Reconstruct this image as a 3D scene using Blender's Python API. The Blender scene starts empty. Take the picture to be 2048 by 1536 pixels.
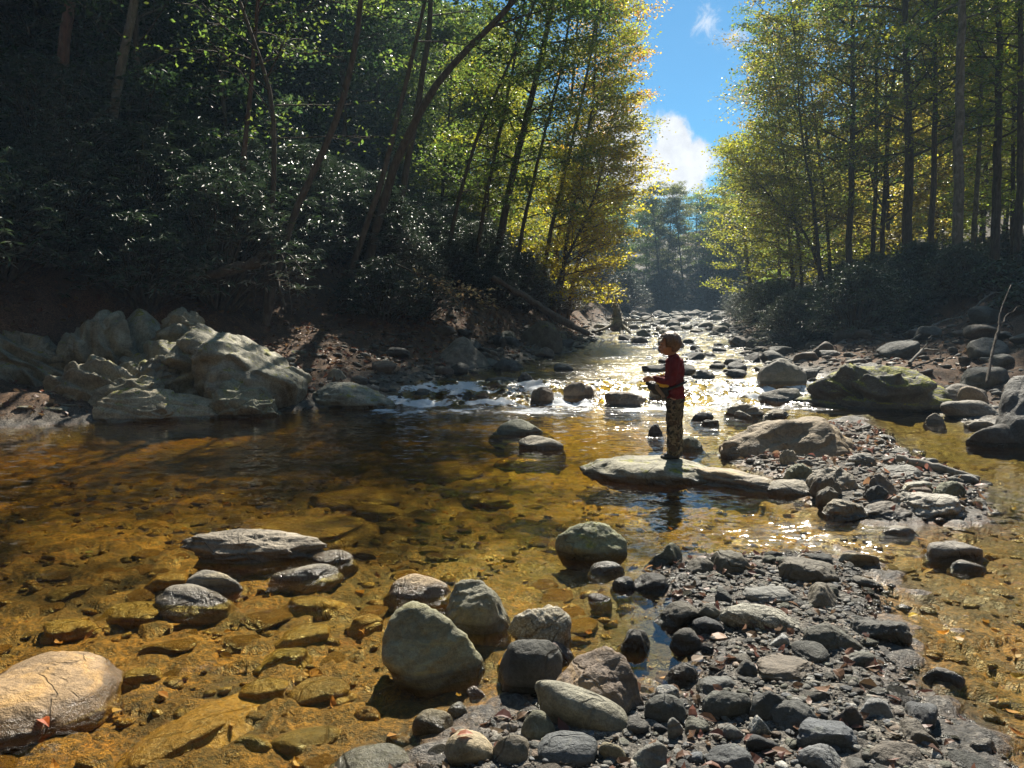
import bpy, math, random
import numpy as np
from mathutils import Vector, Matrix
R = math.radians
scene = bpy.context.scene
COL = scene.collection

# ---------------------------------------------------------------- camera, sky, sun, exposure
F, CX, CY, PITCH, EYE = 1538.0, 1024.0, 768.0, R(4.76), 1.55
cam_d = bpy.data.cameras.new('camera'); cam = bpy.data.objects.new('camera', cam_d); COL.objects.link(cam)
cam_d.sensor_width = 36.0; cam_d.lens = 36.0 * F / 2048.0
cam_d.clip_start = 0.05; cam_d.clip_end = 3000
cam.location = (0, 0, EYE); cam.rotation_euler = (R(90) - PITCH, 0, 0)
scene.camera = cam
SUN_AZ, SUN_EL = R(12.5), R(44.0)
EXPOSURE = 1.15
SUN_STRENGTH, SKY_STRENGTH = 5.0, 0.052
world = bpy.data.worlds.new('World'); scene.world = world; world.use_nodes = True
sun_d = bpy.data.lights.new('sun', 'SUN'); sun = bpy.data.objects.new('sun', sun_d); COL.objects.link(sun)
sun_d.energy = SUN_STRENGTH; sun_d.angle = R(0.55); sun_d.color = (1.0, 0.93, 0.80)
sdir = Vector((math.sin(SUN_AZ) * math.cos(SUN_EL), math.cos(SUN_AZ) * math.cos(SUN_EL), math.sin(SUN_EL)))
sun.rotation_euler = (-sdir).to_track_quat('-Z', 'Y').to_euler()
scene.view_settings.view_transform = 'Standard'; scene.view_settings.look = 'None'
scene.view_settings.exposure = EXPOSURE; scene.view_settings.gamma = 1.0
scene.view_settings.use_curve_mapping = False
cy = scene.cycles
cy.use_denoising = True
cy.max_bounces = 8; cy.diffuse_bounces = 3; cy.glossy_bounces = 3; cy.transmission_bounces = 4
cy.transparent_max_bounces = 12; cy.volume_bounces = 0
cy.sample_clamp_direct = 30.0; cy.sample_clamp_indirect = 4.0
cy.caustics_reflective = False; cy.caustics_refractive = False

cp, sp_ = math.cos(PITCH), math.sin(PITCH)
def ray(px, py):
    t = (CY - py) / F
    return ((px - CX) / F, cp + t * sp_, -sp_ + t * cp)
def at(px, py, z=0.0):                       # pixel of the 2048 frame -> point on the level z
    s, dy, dz = ray(px, py); k = (z - EYE) / dz
    return (s * k, dy * k, z)
def atY(px, py, Y):                          # pixel -> point at the distance Y
    s, dy, dz = ray(px, py); k = Y / dy
    return (s * k, Y, EYE + dz * k)

# ---------------------------------------------------------------- world: sky and clouds
def N(nt, typ, **kw):
    n = nt.nodes.new(typ)
    for k, v in kw.items():
        if k == 'inp':
            for a, b in v.items(): n.inputs[a].default_value = b
        else: setattr(n, k, v)
    return n
def L(nt, a, b): nt.links.new(a, b)
def MATH(nt, op, a, b=None, c=None, clamp=False):
    n = nt.nodes.new('ShaderNodeMath'); n.operation = op; n.use_clamp = clamp
    for i, v in enumerate((a, b, c)):
        if v is None: continue
        if isinstance(v, (int, float)): n.inputs[i].default_value = v
        else: nt.links.new(v, n.inputs[i])
    return n.outputs[0]
def SMOOTH(nt, v, lo, hi, a=0.0, b=1.0):
    n = nt.nodes.new('ShaderNodeMapRange'); n.interpolation_type = 'SMOOTHSTEP'
    nt.links.new(v, n.inputs[0])
    for i, q in enumerate((lo, hi, a, b)):
        if isinstance(q, (int, float)): n.inputs[1 + i].default_value = q
        else: nt.links.new(q, n.inputs[1 + i])
    return n.outputs[0]
def MIX(nt, fac, a, b, mode='MIX'):
    n = nt.nodes.new('ShaderNodeMix'); n.data_type = 'RGBA'; n.blend_type = mode; n.clamp_factor = True
    for i, v in ((0, fac), (6, a), (7, b)):
        if isinstance(v, (int, float)): n.inputs[i].default_value = v
        elif isinstance(v, tuple): n.inputs[i].default_value = v if len(v) == 4 else (*v, 1)
        else: nt.links.new(v, n.inputs[i])
    return n.outputs[2]
def NOISE(nt, vec, scale, detail=4, rough=0.55, dist=0.0):
    n = N(nt, 'ShaderNodeTexNoise'); n.inputs['Scale'].default_value = scale; n.inputs['Detail'].default_value = detail
    n.inputs['Roughness'].default_value = rough; n.inputs['Distortion'].default_value = dist
    if vec is not None: L(nt, vec, n.inputs['Vector'])
    return n.outputs['Fac']

def build_world():
    nt = world.node_tree; nt.nodes.clear()
    out = N(nt, 'ShaderNodeOutputWorld'); bg = N(nt, 'ShaderNodeBackground'); L(nt, bg.outputs[0], out.inputs[0])
    sky = N(nt, 'ShaderNodeTexSky', sky_type='NISHITA', sun_disc=False)
    sky.sun_elevation = SUN_EL; sky.sun_rotation = SUN_AZ
    sky.air_density = 1.0; sky.dust_density = 0.15; sky.ozone_density = 4.0; sky.altitude = 900
    tc = N(nt, 'ShaderNodeTexCoord'); d = tc.outputs['Generated']
    blue = MIX(nt, 1.0, sky.outputs[0], (0.52, 1.02, 1.10), 'MULTIPLY')
    def lobe(px, py, rx, ry):               # an ellipse of the sky round one direction
        v = Vector(ray(px, py)).normalized()
        az, el = math.atan2(v.x, v.y), math.asin(v.z)
        sx = N(nt, 'ShaderNodeSeparateXYZ'); L(nt, d, sx.inputs[0])
        a = MATH(nt, 'ARCTAN2', sx.outputs[0], sx.outputs[1]); e = MATH(nt, 'ARCSINE', sx.outputs[2])
        a = MATH(nt, 'DIVIDE', MATH(nt, 'SUBTRACT', a, az), rx / F); e = MATH(nt, 'DIVIDE', MATH(nt, 'SUBTRACT', e, el), ry / F)
        return MATH(nt, 'SQRT', MATH(nt, 'ADD', MATH(nt, 'MULTIPLY', a, a), MATH(nt, 'MULTIPLY', e, e)))
    n1 = NOISE(nt, d, 22, 8, 0.6, 0.3); n2 = NOISE(nt, d, 30, 10, 0.72, 1.2)
    big = MATH(nt, 'MINIMUM', lobe(1340, 335, 105, 62), lobe(1225, 320, 120, 110))
    big = MATH(nt, 'MINIMUM', big, lobe(1345, 290, 45, 45))
    m1 = SMOOTH(nt, MATH(nt, 'ADD', MATH(nt, 'SUBTRACT', 1.0, big), MATH(nt, 'MULTIPLY', MATH(nt, 'SUBTRACT', n1, 0.5), 1.5)), -0.02, 0.30)
    wisp = MATH(nt, 'MINIMUM', lobe(1415, 45, 55, 55), lobe(1470, 75, 60, 40))
    m2 = SMOOTH(nt, MATH(nt, 'ADD', MATH(nt, 'SUBTRACT', 0.75, wisp), MATH(nt, 'MULTIPLY', MATH(nt, 'SUBTRACT', n2, 0.5), 2.6)), 0.15, 1.0, 0.0, 0.75)
    nb = NOISE(nt, d, 2.2, 9, 0.62, 0.4)
    m3 = SMOOTH(nt, nb, 0.62, 0.78, 0.0, 0.7)
    sxz = N(nt, 'ShaderNodeSeparateXYZ'); L(nt, d, sxz.inputs[0])
    m3 = MATH(nt, 'MULTIPLY', m3, SMOOTH(nt, sxz.outputs[2], 0.40, 0.55))      # scattered cloud only high overhead
    m = MATH(nt, 'MAXIMUM', MATH(nt, 'MAXIMUM', m1, m2), m3)
    c = 0.50 / SKY_STRENGTH
    shade = SMOOTH(nt, NOISE(nt, d, 40, 6, 0.6), 0.3, 0.7, 0.84, 1.05)
    cl = N(nt, 'ShaderNodeVectorMath', operation='SCALE'); cl.inputs[0].default_value = (c * .97, c * .99, c * 1.03); L(nt, shade, cl.inputs['Scale'])
    L(nt, MIX(nt, m, blue, cl.outputs[0]), bg.inputs[0])
    bg.inputs[1].default_value = SKY_STRENGTH
build_world()

# ---------------------------------------------------------------- tagging
def tag(o, label=None, cat=None, group=None, kind=None):
    if label: o['label'] = label
    if cat: o['category'] = cat
    if group: o['group'] = group
    if kind: o['kind'] = kind
    return o
def empty(name, loc, label, cat, group=None):
    o = bpy.data.objects.new(name, None); COL.objects.link(o); o.location = loc
    return tag(o, label, cat, group)
def link_mesh(name, me, mat=None, parent=None, loc=None):
    o = bpy.data.objects.new(name, me); COL.objects.link(o)
    if mat is not None and not me.materials: me.materials.append(mat)
    if parent is not None: o.parent = parent
    if loc is not None: o.location = loc
    return o
def mesh_np(name, verts, faces, smooth=True, attrs=None):
    """verts (n,3); faces (m,k) one array, or a list of such arrays; attrs: {name: (n,4) colours or (n,) floats}"""
    if not isinstance(faces, list): faces = [faces]
    me = bpy.data.meshes.new(name)
    verts = np.ascontiguousarray(verts, dtype=np.float32)
    me.vertices.add(len(verts)); me.vertices.foreach_set('co', verts.ravel())
    loops = np.concatenate([f.ravel() for f in faces]).astype(np.int32)
    sizes = np.concatenate([np.full(len(f), f.shape[1]) for f in faces]).astype(np.int32)
    me.loops.add(len(loops)); me.loops.foreach_set('vertex_index', loops)
    me.polygons.add(len(sizes))
    starts = np.concatenate([[0], np.cumsum(sizes)[:-1]]).astype(np.int32)
    me.polygons.foreach_set('loop_start', starts); me.polygons.foreach_set('loop_total', sizes)
    me.polygons.foreach_set('use_smooth', np.full(len(sizes), smooth))
    for k, v in (attrs or {}).items():
        v = np.asarray(v, dtype=np.float32)
        if v.ndim == 2:
            a = me.attributes.new(k, 'FLOAT_COLOR', 'POINT'); a.data.foreach_set('color', v.ravel())
        else:
            a = me.attributes.new(k, 'FLOAT', 'POINT'); a.data.foreach_set('value', v)
    me.update(calc_edges=True); me.validate()
    return me

# ---------------------------------------------------------------- numpy noise
def _hash(ix, iy, iz, seed):
    h = (ix.astype(np.int64) * 374761393 + iy.astype(np.int64) * 668265263 + iz.astype(np.int64) * 2147483647 + seed * 1274126177) & 0xffffffff
    h = ((h ^ (h >> 13)) * 1274126177) & 0xffffffff
    h = ((h ^ (h >> 16)) * 2246822519) & 0xffffffff
    return h ^ (h >> 15)
def noise3(p, seed=0):
    p = np.asarray(p, dtype=np.float64); i = np.floor(p); f = p - i; i = i.astype(np.int64)
    u = f * f * f * (f * (f * 6 - 15) + 10); out = 0
    for dx in (0, 1):
        for dy in (0, 1):
            for dz in (0, 1):
                h = _hash(i[:, 0] + dx, i[:, 1] + dy, i[:, 2] + dz, seed)
                g = ((h & 1023) / 511.5 - 1) * (f[:, 0] - dx) + (((h >> 10) & 1023) / 511.5 - 1) * (f[:, 1] - dy) + (((h >> 20) & 1023) / 511.5 - 1) * (f[:, 2] - dz)
                w = (u[:, 0] if dx else 1 - u[:, 0]) * (u[:, 1] if dy else 1 - u[:, 1]) * (u[:, 2] if dz else 1 - u[:, 2])
                out = out + g * w
    return out
def fbm(p, octaves=4, seed=0, gain=0.5, lac=2.03):
    a, out = 1.0, 0
    for k in range(octaves):
        out = out + a * noise3(p * lac ** k + 17.3 * k, seed + k); a *= gain
    return out
def n2(x, y, s, seed=0, octv=3):
    x = np.asarray(x, float); sh = x.shape
    p = np.stack([x.ravel() * s, np.asarray(y, float).ravel() * s, np.zeros(x.size)], 1)
    return fbm(p, octv, seed).reshape(sh)
def worley(x, y, s, seed=0):
    """distance to the nearest cell point and the id of that cell"""
    sh = x.shape; x = x.ravel() * s; y = y.ravel() * s; ix = np.floor(x).astype(np.int64); iy = np.floor(y).astype(np.int64)
    best = np.full(x.size, 9.0); bid = np.zeros(x.size)
    for dx in (-1, 0, 1):
        for dy in (-1, 0, 1):
            h = _hash(ix + dx, iy + dy, np.zeros_like(ix), seed)
            px = ix + dx + (h & 1023) / 1023; py = iy + dy + ((h >> 10) & 1023) / 1023
            d = np.hypot(x - px, y - py); m = d < best
            best = np.where(m, d, best); bid = np.where(m, ((h >> 20) & 1023) / 1023, bid)
    return best.reshape(sh), bid.reshape(sh)
def sstep(a, b, x):
    t = np.clip((x - a) / (b - a), 0, 1); return t * t * (3 - 2 * t)

# ---------------------------------------------------------------- the lie of the land
def WL(y):
    return np.interp(y, [0, 14.0, 14.8, 15.7, 27, 42, 60, 75, 120], [0, 0, .12, .28, .48, .95, 1.5, 2.15, 4.2])
def XL(y):
    return np.interp(y, [-30, 0, 9, 11, 12, 13, 14.5, 16, 20, 27, 35, 45, 60, 75, 120],
                     [-9, -8.5, -8.2, -7.2, -5.6, -4.0, -2.6, -1.9, -.3, 2.0, 3.6, 5.2, 8.2, 11.5, 20])
def XR(y):
    return np.interp(y, [-30, 0, 8, 10, 13, 16, 20, 27, 35, 45, 60, 75, 120], [8, 7.5, 7.0, 6.9, 7.4, 7.0, 6.9, 8.4, 10, 12.6, 16.4, 20, 31])
BAR1 = [at(x, y, .03)[:2] for x, y in [(1345, 1125), (1480, 1100), (1640, 1095), (1725, 1135), (1765, 1250), (1800, 1380), (1950, 1490)]] + \
       [(1.6, 1.4), (1.6, -2.5), (-1.2, -2.5), (-.62, 1.6)] + \
       [at(x, y, .03)[:2] for x, y in [(760, 1560), (900, 1480), (1060, 1400), (1160, 1395), (1285, 1345), (1400, 1300), (1370, 1215), (1290, 1160)]]
BAR2 = [at(x, y, .03)[:2] for x, y in [(1440, 900), (1570, 850), (1720, 825), (1800, 900), (1960, 965), (1950, 1030), (1800, 1045), (1640, 1000), (1500, 925)]]
BARS = [BAR1, BAR2]
def poly_sd(x, y, P):
    """signed distance to a polygon, + inside"""
    x = np.asarray(x, float); y = np.asarray(y, float)
    d = np.full(x.shape, 1e9); ins = np.zeros(x.shape, bool); n = len(P)
    for k in range(n):
        ax, ay = P[k]; bx, by = P[(k + 1) % n]; ex, ey = bx - ax, by - ay
        t = np.clip(((x - ax) * ex + (y - ay) * ey) / (ex * ex + ey * ey), 0, 1)
        d = np.minimum(d, np.hypot(x - ax - t * ex, y - ay - t * ey))
        c = ((ay > y) != (by > y)) & (x < (bx - ax) * (y - ay) / (by - ay + 1e-12) + ax); ins ^= c
    return np.where(ins, d, -d)
def land(x, y, detail=True):
    """height of the ground; also returns the masks that colour it"""
    x = np.asarray(x, float); y = np.asarray(y, float)
    wob = .35 * n2(x, y, .55, 5, 2) if detail else 0
    wl, xl, xr = WL(y), XL(y), XR(y)
    dl, dr = xl - x + wob, x - xr + wob
    inset = np.minimum(-dl, -dr)
    D0 = np.interp(y, [0, 3, 5, 8, 12, 13.6, 15.5, 30, 80], [.06, .07, .115, .24, .27, .20, .20, .20, .09])
    D0 = D0 * np.where(x > 2.2, .55, 1.0)
    depth = D0 * sstep(-.05, .9, inset)
    bl = np.interp(dl, [0, 1, 3, 5, 6, 7.5, 20, 75], [0, .25, .8, 1.5, 2.7, 3.3, 9.0, 28])
    blf = np.interp(dl, [0, 1, 2.2, 4, 6, 20, 75], [0, .35, 1.3, 2.2, 3.2, 9.0, 28])
    k = sstep(17, 24, y); bl = bl * (1 - k) + blf * k
    bl = bl * (1 - .78 * np.exp(-((x + 6.2) / 3.6) ** 2 - ((y - 13.8) / 2.3) ** 2))
    br = np.interp(dr, [0, 2, 4.5, 5.6, 7, 11, 20, 75], [0, .35, .8, 1.55, 1.75, 2.3, 5.0, 22])
    z = wl - depth + bl + br
    hill = .17 * np.maximum(0, y - 82) ** 1.0 * sstep(80, 95, y); z = z + hill
    z = z + 1.05 * np.clip(-3.5 - y, 0, 38) + 1.0 * np.clip(np.abs(x) - 9, 0, 30) * sstep(4, -2, y)  # steep unseen slopes behind and beside the camera, added to block sky fill
    bank = np.clip(np.maximum(dl, dr), 0, 9)
    if detail:
        z = z + n2(x, y, .35, 9, 3) * .22 * np.clip(bank, 0, 3) + n2(x, y, 1.7, 12, 3) * .05 * np.clip(bank * 2, 0, 1)
    bars = np.full(x.shape, -9.0)
    for P in BARS: bars = np.maximum(bars, poly_sd(x, y, P))
    if detail: bars = bars + .10 * n2(x, y, 2.2, 21, 3)
    h = sstep(-.5, .32, bars) * (y < 14)
    top = wl + .055 + (.03 * n2(x, y, 1.3, 31, 2) if detail else 0)
    z = z * (1 - h) + top * h
    qx, qy, _ = at(1285, 1262, 0); g = np.clip(1.35 * np.exp(-((x - qx) / .19) ** 2 - ((y - qy) / .55) ** 2), 0, 1)    # the still inlet by the bar
    z = z * (1 - g) + (wl - .085) * g; bars = np.where(g > .5, -.3, bars)
    return z, dl, dr, bars, wl
def gz(x, y):
    return float(land(np.array([x]), np.array([y]))[0][0])
# ---------------------------------------------------------------- materials
def new_mat(name):
    m = bpy.data.materials.new(name); m.use_nodes = True; m.node_tree.nodes.clear()
    nt = m.node_tree; out = N(nt, 'ShaderNodeOutputMaterial'); return m, nt, out
def principled(nt, out, **kw):
    b = N(nt, 'ShaderNodeBsdfPrincipled'); L(nt, b.outputs[0], out.inputs[0])
    for k, v in kw.items():
        k = k.replace('_', ' ')
        if isinstance(v, (int, float)): b.inputs[k].default_value = v
        elif isinstance(v, tuple): b.inputs[k].default_value = (*v, 1) if len(v) == 3 else v
        else: L(nt, v, b.inputs[k])
    return b
def BUMP(nt, h, dist, strength=1.0, normal=None):
    b = N(nt, 'ShaderNodeBump'); b.inputs['Distance'].default_value = dist; b.inputs['Strength'].default_value = strength
    L(nt, h, b.inputs['Height'])
    if normal is not None: L(nt, normal, b.inputs['Normal'])
    return b.outputs[0]
def SCALE(nt, col, f):
    n = N(nt, 'ShaderNodeVectorMath', operation='SCALE')
    L(nt, col, n.inputs[0])
    if isinstance(f, (int, float)): n.inputs['Scale'].default_value = f
    else: L(nt, f, n.inputs['Scale'])
    return n.outputs[0]
def simple_mat(name, col, rough=.8, var=.3, scale=12, bump=.004, spec=.3):
    m, nt, out = new_mat(name); tc = N(nt, 'ShaderNodeTexCoord'); v = tc.outputs['Object']
    n = NOISE(nt, v, scale, 6); c = N(nt, 'ShaderNodeRGB'); c.outputs[0].default_value = (*col, 1)
    f = SMOOTH(nt, n, .25, .75, 1 - var, 1 + var)
    principled(nt, out, Base_Color=SCALE(nt, c.outputs[0], f), Roughness=rough, Specular_IOR_Level=spec, Normal=BUMP(nt, n, bump))
    return m

def stone_mat(name, source='object', moss=0.0, speckle=0.0, band=0.0, lichen=.35):
    """stone: colour from the object (or a vertex colour); its alpha is the level up to which the stone is wet"""
    m, nt, out = new_mat(name)
    tc = N(nt, 'ShaderNodeTexCoord'); geo = N(nt, 'ShaderNodeNewGeometry'); pos = geo.outputs['Position']
    if source == 'object':
        oi = N(nt, 'ShaderNodeObjectInfo'); base, wl = oi.outputs['Color'], oi.outputs['Alpha']; v = tc.outputs['Object']
        off = N(nt, 'ShaderNodeVectorMath', operation='ADD'); L(nt, v, off.inputs[0]); cmb = N(nt, 'ShaderNodeCombineXYZ')
        L(nt, MATH(nt, 'MULTIPLY', oi.outputs['Random'], 40.0), cmb.inputs[0]); L(nt, cmb.outputs[0], off.inputs[1]); v = off.outputs[0]
    else:
        at_ = N(nt, 'ShaderNodeAttribute', attribute_name='tint'); base, wl = at_.outputs['Color'], at_.outputs['Alpha']; v = pos
    n1 = NOISE(nt, v, 4.5, 9, .62, .3); n2_ = NOISE(nt, v, 38, 5, .6); n3 = NOISE(nt, v, 150, 2, .6)
    f = MATH(nt, 'MULTIPLY', SMOOTH(nt, n1, .25, .75, .62, 1.34), SMOOTH(nt, n2_, .25, .75, .74, 1.26))
    f = MATH(nt, 'MULTIPLY', f, SMOOTH(nt, n3, .3, .7, .84, 1.16))
    col = SCALE(nt, base, f)
    if band:
        mp = N(nt, 'ShaderNodeMapping'); L(nt, v, mp.inputs[0]); mp.inputs['Rotation'].default_value = (.5, .35, .2); mp.inputs['Scale'].default_value = (1.2, 1.2, 14)
        nb = NOISE(nt, mp.outputs[0], 2.2, 6, .6, .5)
        col = MIX(nt, SMOOTH(nt, nb, .5, .68, 0, band), col, MIX(nt, 1, SCALE(nt, base, 1.65), (1.0, .9, .62), 'MULTIPLY'))
        col = MIX(nt, SMOOTH(nt, nb, .44, .30, 0, band * .7), col, SCALE(nt, base, .55))
    if speckle:
        sp2 = NOISE(nt, v, 75, 3, .7); col = MIX(nt, SMOOTH(nt, sp2, .52, .60, 0, speckle), col, (.52, .49, .40))
        col = MIX(nt, SMOOTH(nt, sp2, .42, .34, 0, speckle), col, (.04, .035, .03))
    if lichen:
        ln = NOISE(nt, v, 9, 7, .68, .6); col = MIX(nt, SMOOTH(nt, ln, .60, .68, 0, lichen), col, (.36, .37, .31))
    crack = NOISE(nt, v, 1.7, 4, .5, .6)
    cr = SMOOTH(nt, MATH(nt, 'ABSOLUTE', MATH(nt, 'SUBTRACT', crack, .5)), .002, .012)
    col = MIX(nt, MATH(nt, 'MULTIPLY', MATH(nt, 'SUBTRACT', 1.0, cr), .22), col, (.03, .027, .022))
    sn = N(nt, 'ShaderNodeSeparateXYZ'); L(nt, geo.outputs['Normal'], sn.inputs[0])
    if moss:
        mn = NOISE(nt, v, 5.5, 8, .66, .5); up = SMOOTH(nt, sn.outputs[2], .25, .8)
        mm = MATH(nt, 'MULTIPLY', SMOOTH(nt, mn, .60 - .16 * moss, .70 - .16 * moss), up)
        col = MIX(nt, mm, col, MIX(nt, SMOOTH(nt, n2_, .35, .65), (.14, .15, .014), (.36, .34, .03)))
    sz = N(nt, 'ShaderNodeSeparateXYZ'); L(nt, pos, sz.inputs[0])
    hz = MATH(nt, 'SUBTRACT', sz.outputs[2], MATH(nt, 'ADD', wl, MATH(nt, 'MULTIPLY', n1, .05)))
    dry = SMOOTH(nt, hz, -.005, .03)
    wetc = MIX(nt, 1, SCALE(nt, col, .42), (1.0, .93, .82), 'MULTIPLY')
    col2 = MIX(nt, dry, wetc, col)
    under = SMOOTH(nt, MATH(nt, 'SUBTRACT', sz.outputs[2], wl), -.05, -.012, 1, 0)
    ochre = MIX(nt, SMOOTH(nt, n2_, .3, .7), (.14, .065, .012), (.32, .175, .035))
    ochre = MIX(nt, .35, ochre, SCALE(nt, base, f))
    col3 = MIX(nt, under, col2, ochre)
    rough = MATH(nt, 'ADD', .20, MATH(nt, 'MULTIPLY', dry, .52))
    nm = NOISE(nt, v, 13, 7, .68, .3)
    hb = MATH(nt, 'ADD', MATH(nt, 'MULTIPLY', MATH(nt, 'ADD', n2_, MATH(nt, 'MULTIPLY', nm, 3.2)), .35), MATH(nt, 'MULTIPLY', n1, 1.6))
    hb = MATH(nt, 'ADD', hb, MATH(nt, 'MULTIPLY', cr, .35)); hb = MATH(nt, 'ADD', hb, MATH(nt, 'MULTIPLY', n3, .09))
    principled(nt, out, Base_Color=col3, Roughness=rough, Specular_IOR_Level=.4, Normal=BUMP(nt, hb, .022))
    return m
M = {}
M['stone'] = stone_mat('stone')
M['stone_moss'] = stone_mat('mossy stone', moss=1.0)
M['stone_lightmoss'] = stone_mat('lightly mossed stone', moss=.35)
M['stone_speckle'] = stone_mat('speckled stone', speckle=.8)
M['stone_band'] = stone_mat('banded stone', band=.8, lichen=.15)
M['pebble'] = stone_mat('pebbles', source='attr', lichen=0)

# ---------------------------------------------------------------- the ground, one sheet round the camera
def polar_grid(az, rad):
    A, Rr = np.meshgrid(az, rad)
    return np.sin(A) * Rr, np.cos(A) * Rr
def grid_faces(nr, nc, wrap=False):
    i = np.arange(nr - 1)[:, None]; j = np.arange(nc if wrap else nc - 1)[None, :]
    a = i * nc + j; b = i * nc + (j + 1) % nc; c = (i + 1) * nc + (j + 1) % nc; d = (i + 1) * nc + j
    return np.stack([a.ravel(), b.ravel(), c.ravel(), d.ravel()], 1)
def build_ground():
    az = np.concatenate([np.linspace(R(-42), R(42), 640), np.linspace(R(42), R(318), 92)[1:-1]])
    rad = np.concatenate([np.geomspace(.25, 1.8, 14)[:-1], np.geomspace(1.8, 30, 400)[:-1], np.geomspace(30, 170, 80)])
    X, Y = polar_grid(az, rad)
    z, dl, dr, bars, wl = land(X, Y)
    near = np.hypot(X, Y) < 30
    w1, id1 = worley(X, Y, 5.5, 3); w2, id2 = worley(X + .3 * n2(X, Y, 3, 2, 1), Y, 14, 7)
    inchan = (np.maximum(dl, dr) < 1.2)
    amp = np.where(inchan, 1.0, .45) * near
    onbar = sstep(-.15, .1, bars)
    z = z + amp * ((1 - np.clip(w1, 0, 1)) * .045 * (id1 > .35) * (1 - onbar) + (1 - np.clip(w2, 0, 1)) * .020 - .012) + amp * n2(X, Y, 9, 41, 2) * .01
    # albedo per vertex: river bed, gravel bar, leaf litter, bare cut bank
    sh = X.shape
    def C(r, g, b): return np.broadcast_to(np.array([r, g, b]), sh + (3,))
    def lerp(a, b, t): return a * (1 - t[..., None]) + b * t[..., None]
    bed = lerp(C(.11, .07, .02), C(.58, .36, .075), sstep(-.30, .30, n2(X, Y, 1.5, 51, 5)))
    bed = lerp(bed, C(.50, .21, .03), .7 * sstep(.10, .32, n2(X, Y, 1.1, 57, 3)))
    bed = lerp(bed, C(.05, .04, .018), .85 * sstep(.10, .34, n2(X, Y * 1.6, .85, 53, 4)))
    bed = lerp(bed, C(.20, .19, .05), .6 * sstep(.14, .36, n2(X, Y, .7, 59, 3)))
    cob = lerp(C(.06, .04, .015), C(.62, .42, .11), id1); bed = lerp(bed, cob, .62 * (w1 < .55) * (id1 > .35))
    bed = lerp(bed, lerp(C(.05, .035, .014), C(.55, .37, .10), id2), .45 * (w2 < .48))
    q = at(1290, 1270, 0); inlet_tone = np.exp(-(((X - q[0]) / .36) ** 2 + ((Y - q[1] - .15) / .75) ** 2)) * .92          # bed colour darker around the still inlet
    chan = sstep(2.6, 4.2, X - .12 * (Y - 6)) * sstep(3.5, 6, Y) * sstep(15, 13, Y)        # the bed of the right channel is a darker brown
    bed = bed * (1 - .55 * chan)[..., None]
    bed = bed * np.array([.40, .305, .26]) * (1 - .55 * sstep(13, 17, Y))[..., None] * (1 - inlet_tone)[..., None]
    grav = lerp(C(.055, .05, .04), C(.12, .105, .085), sstep(-.4, .4, n2(X, Y, 6, 61, 3)))
    grav = lerp(grav, lerp(C(.06, .055, .05), C(.24, .215, .18), id2), .6 * (w2 < .5))
    lit = lerp(C(.07, .045, .028), C(.15, .085, .045), sstep(-.4, .4, n2(X, Y, 5, 71, 4)))
    soil = lerp(C(.10, .058, .036), C(.15, .085, .05), sstep(-.4, .4, n2(X, Y, 2, 81, 4)))
    # woodland floor: dark humus and green cover; darkened behind the camera to cut fill
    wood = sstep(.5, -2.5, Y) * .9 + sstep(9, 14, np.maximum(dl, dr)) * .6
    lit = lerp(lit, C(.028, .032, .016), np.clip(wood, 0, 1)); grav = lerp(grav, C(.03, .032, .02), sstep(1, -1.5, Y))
    wet = sstep(.03, -.015, z - wl)                              # under water
    off = sstep(.0, 1.6, np.maximum(dl, dr))
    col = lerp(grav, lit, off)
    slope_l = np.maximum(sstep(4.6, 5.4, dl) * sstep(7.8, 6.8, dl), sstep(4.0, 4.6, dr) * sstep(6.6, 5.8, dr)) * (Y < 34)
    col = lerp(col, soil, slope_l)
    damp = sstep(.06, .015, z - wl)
    col = col * (1 - .5 * damp * (1 - wet))[..., None]
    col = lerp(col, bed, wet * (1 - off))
    rough = 1 - .55 * damp
    rgba = np.concatenate([col, rough[..., None]], -1).reshape(-1, 4)
    V = np.stack([X.ravel(), Y.ravel(), z.ravel()], 1)
    nr, nc = sh
    fac = grid_faces(nr, nc, True)
    V = np.vstack([V, [[0, 0, float(z[0].mean())]]]); rgba = np.vstack([rgba, rgba[:1]])
    k = np.arange(nc); tri = np.stack([(k + 1) % nc, k, np.full(nc, len(V) - 1)], 1)
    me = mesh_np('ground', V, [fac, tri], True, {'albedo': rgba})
    m, nt, out = new_mat('ground'); a = N(nt, 'ShaderNodeAttribute', attribute_name='albedo')
    geo = N(nt, 'ShaderNodeNewGeometry'); p = geo.outputs['Position']
    na, nb, ncn = NOISE(nt, p, 9, 6, .62), NOISE(nt, p, 42, 5, .6), NOISE(nt, p, 130, 3, .6)
    f = MATH(nt, 'MULTIPLY', SMOOTH(nt, nb, .34, .66, .42, 1.65), SMOOTH(nt, ncn, .33, .67, .5, 1.6))
    f = MATH(nt, 'MULTIPLY', f, SMOOTH(nt, na, .25, .75, .7, 1.3))
    hb = MATH(nt, 'ADD', MATH(nt, 'MULTIPLY', nb, 1.0), MATH(nt, 'MULTIPLY', ncn, .4))
    principled(nt, out, Base_Color=SCALE(nt, a.outputs['Color'], f), Roughness=MATH(nt, 'MULTIPLY', a.outputs['Alpha'], .9), Specular_IOR_Level=.35, Normal=BUMP(nt, hb, .02))
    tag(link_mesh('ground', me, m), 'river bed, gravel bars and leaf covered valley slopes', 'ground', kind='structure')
build_ground()

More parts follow.
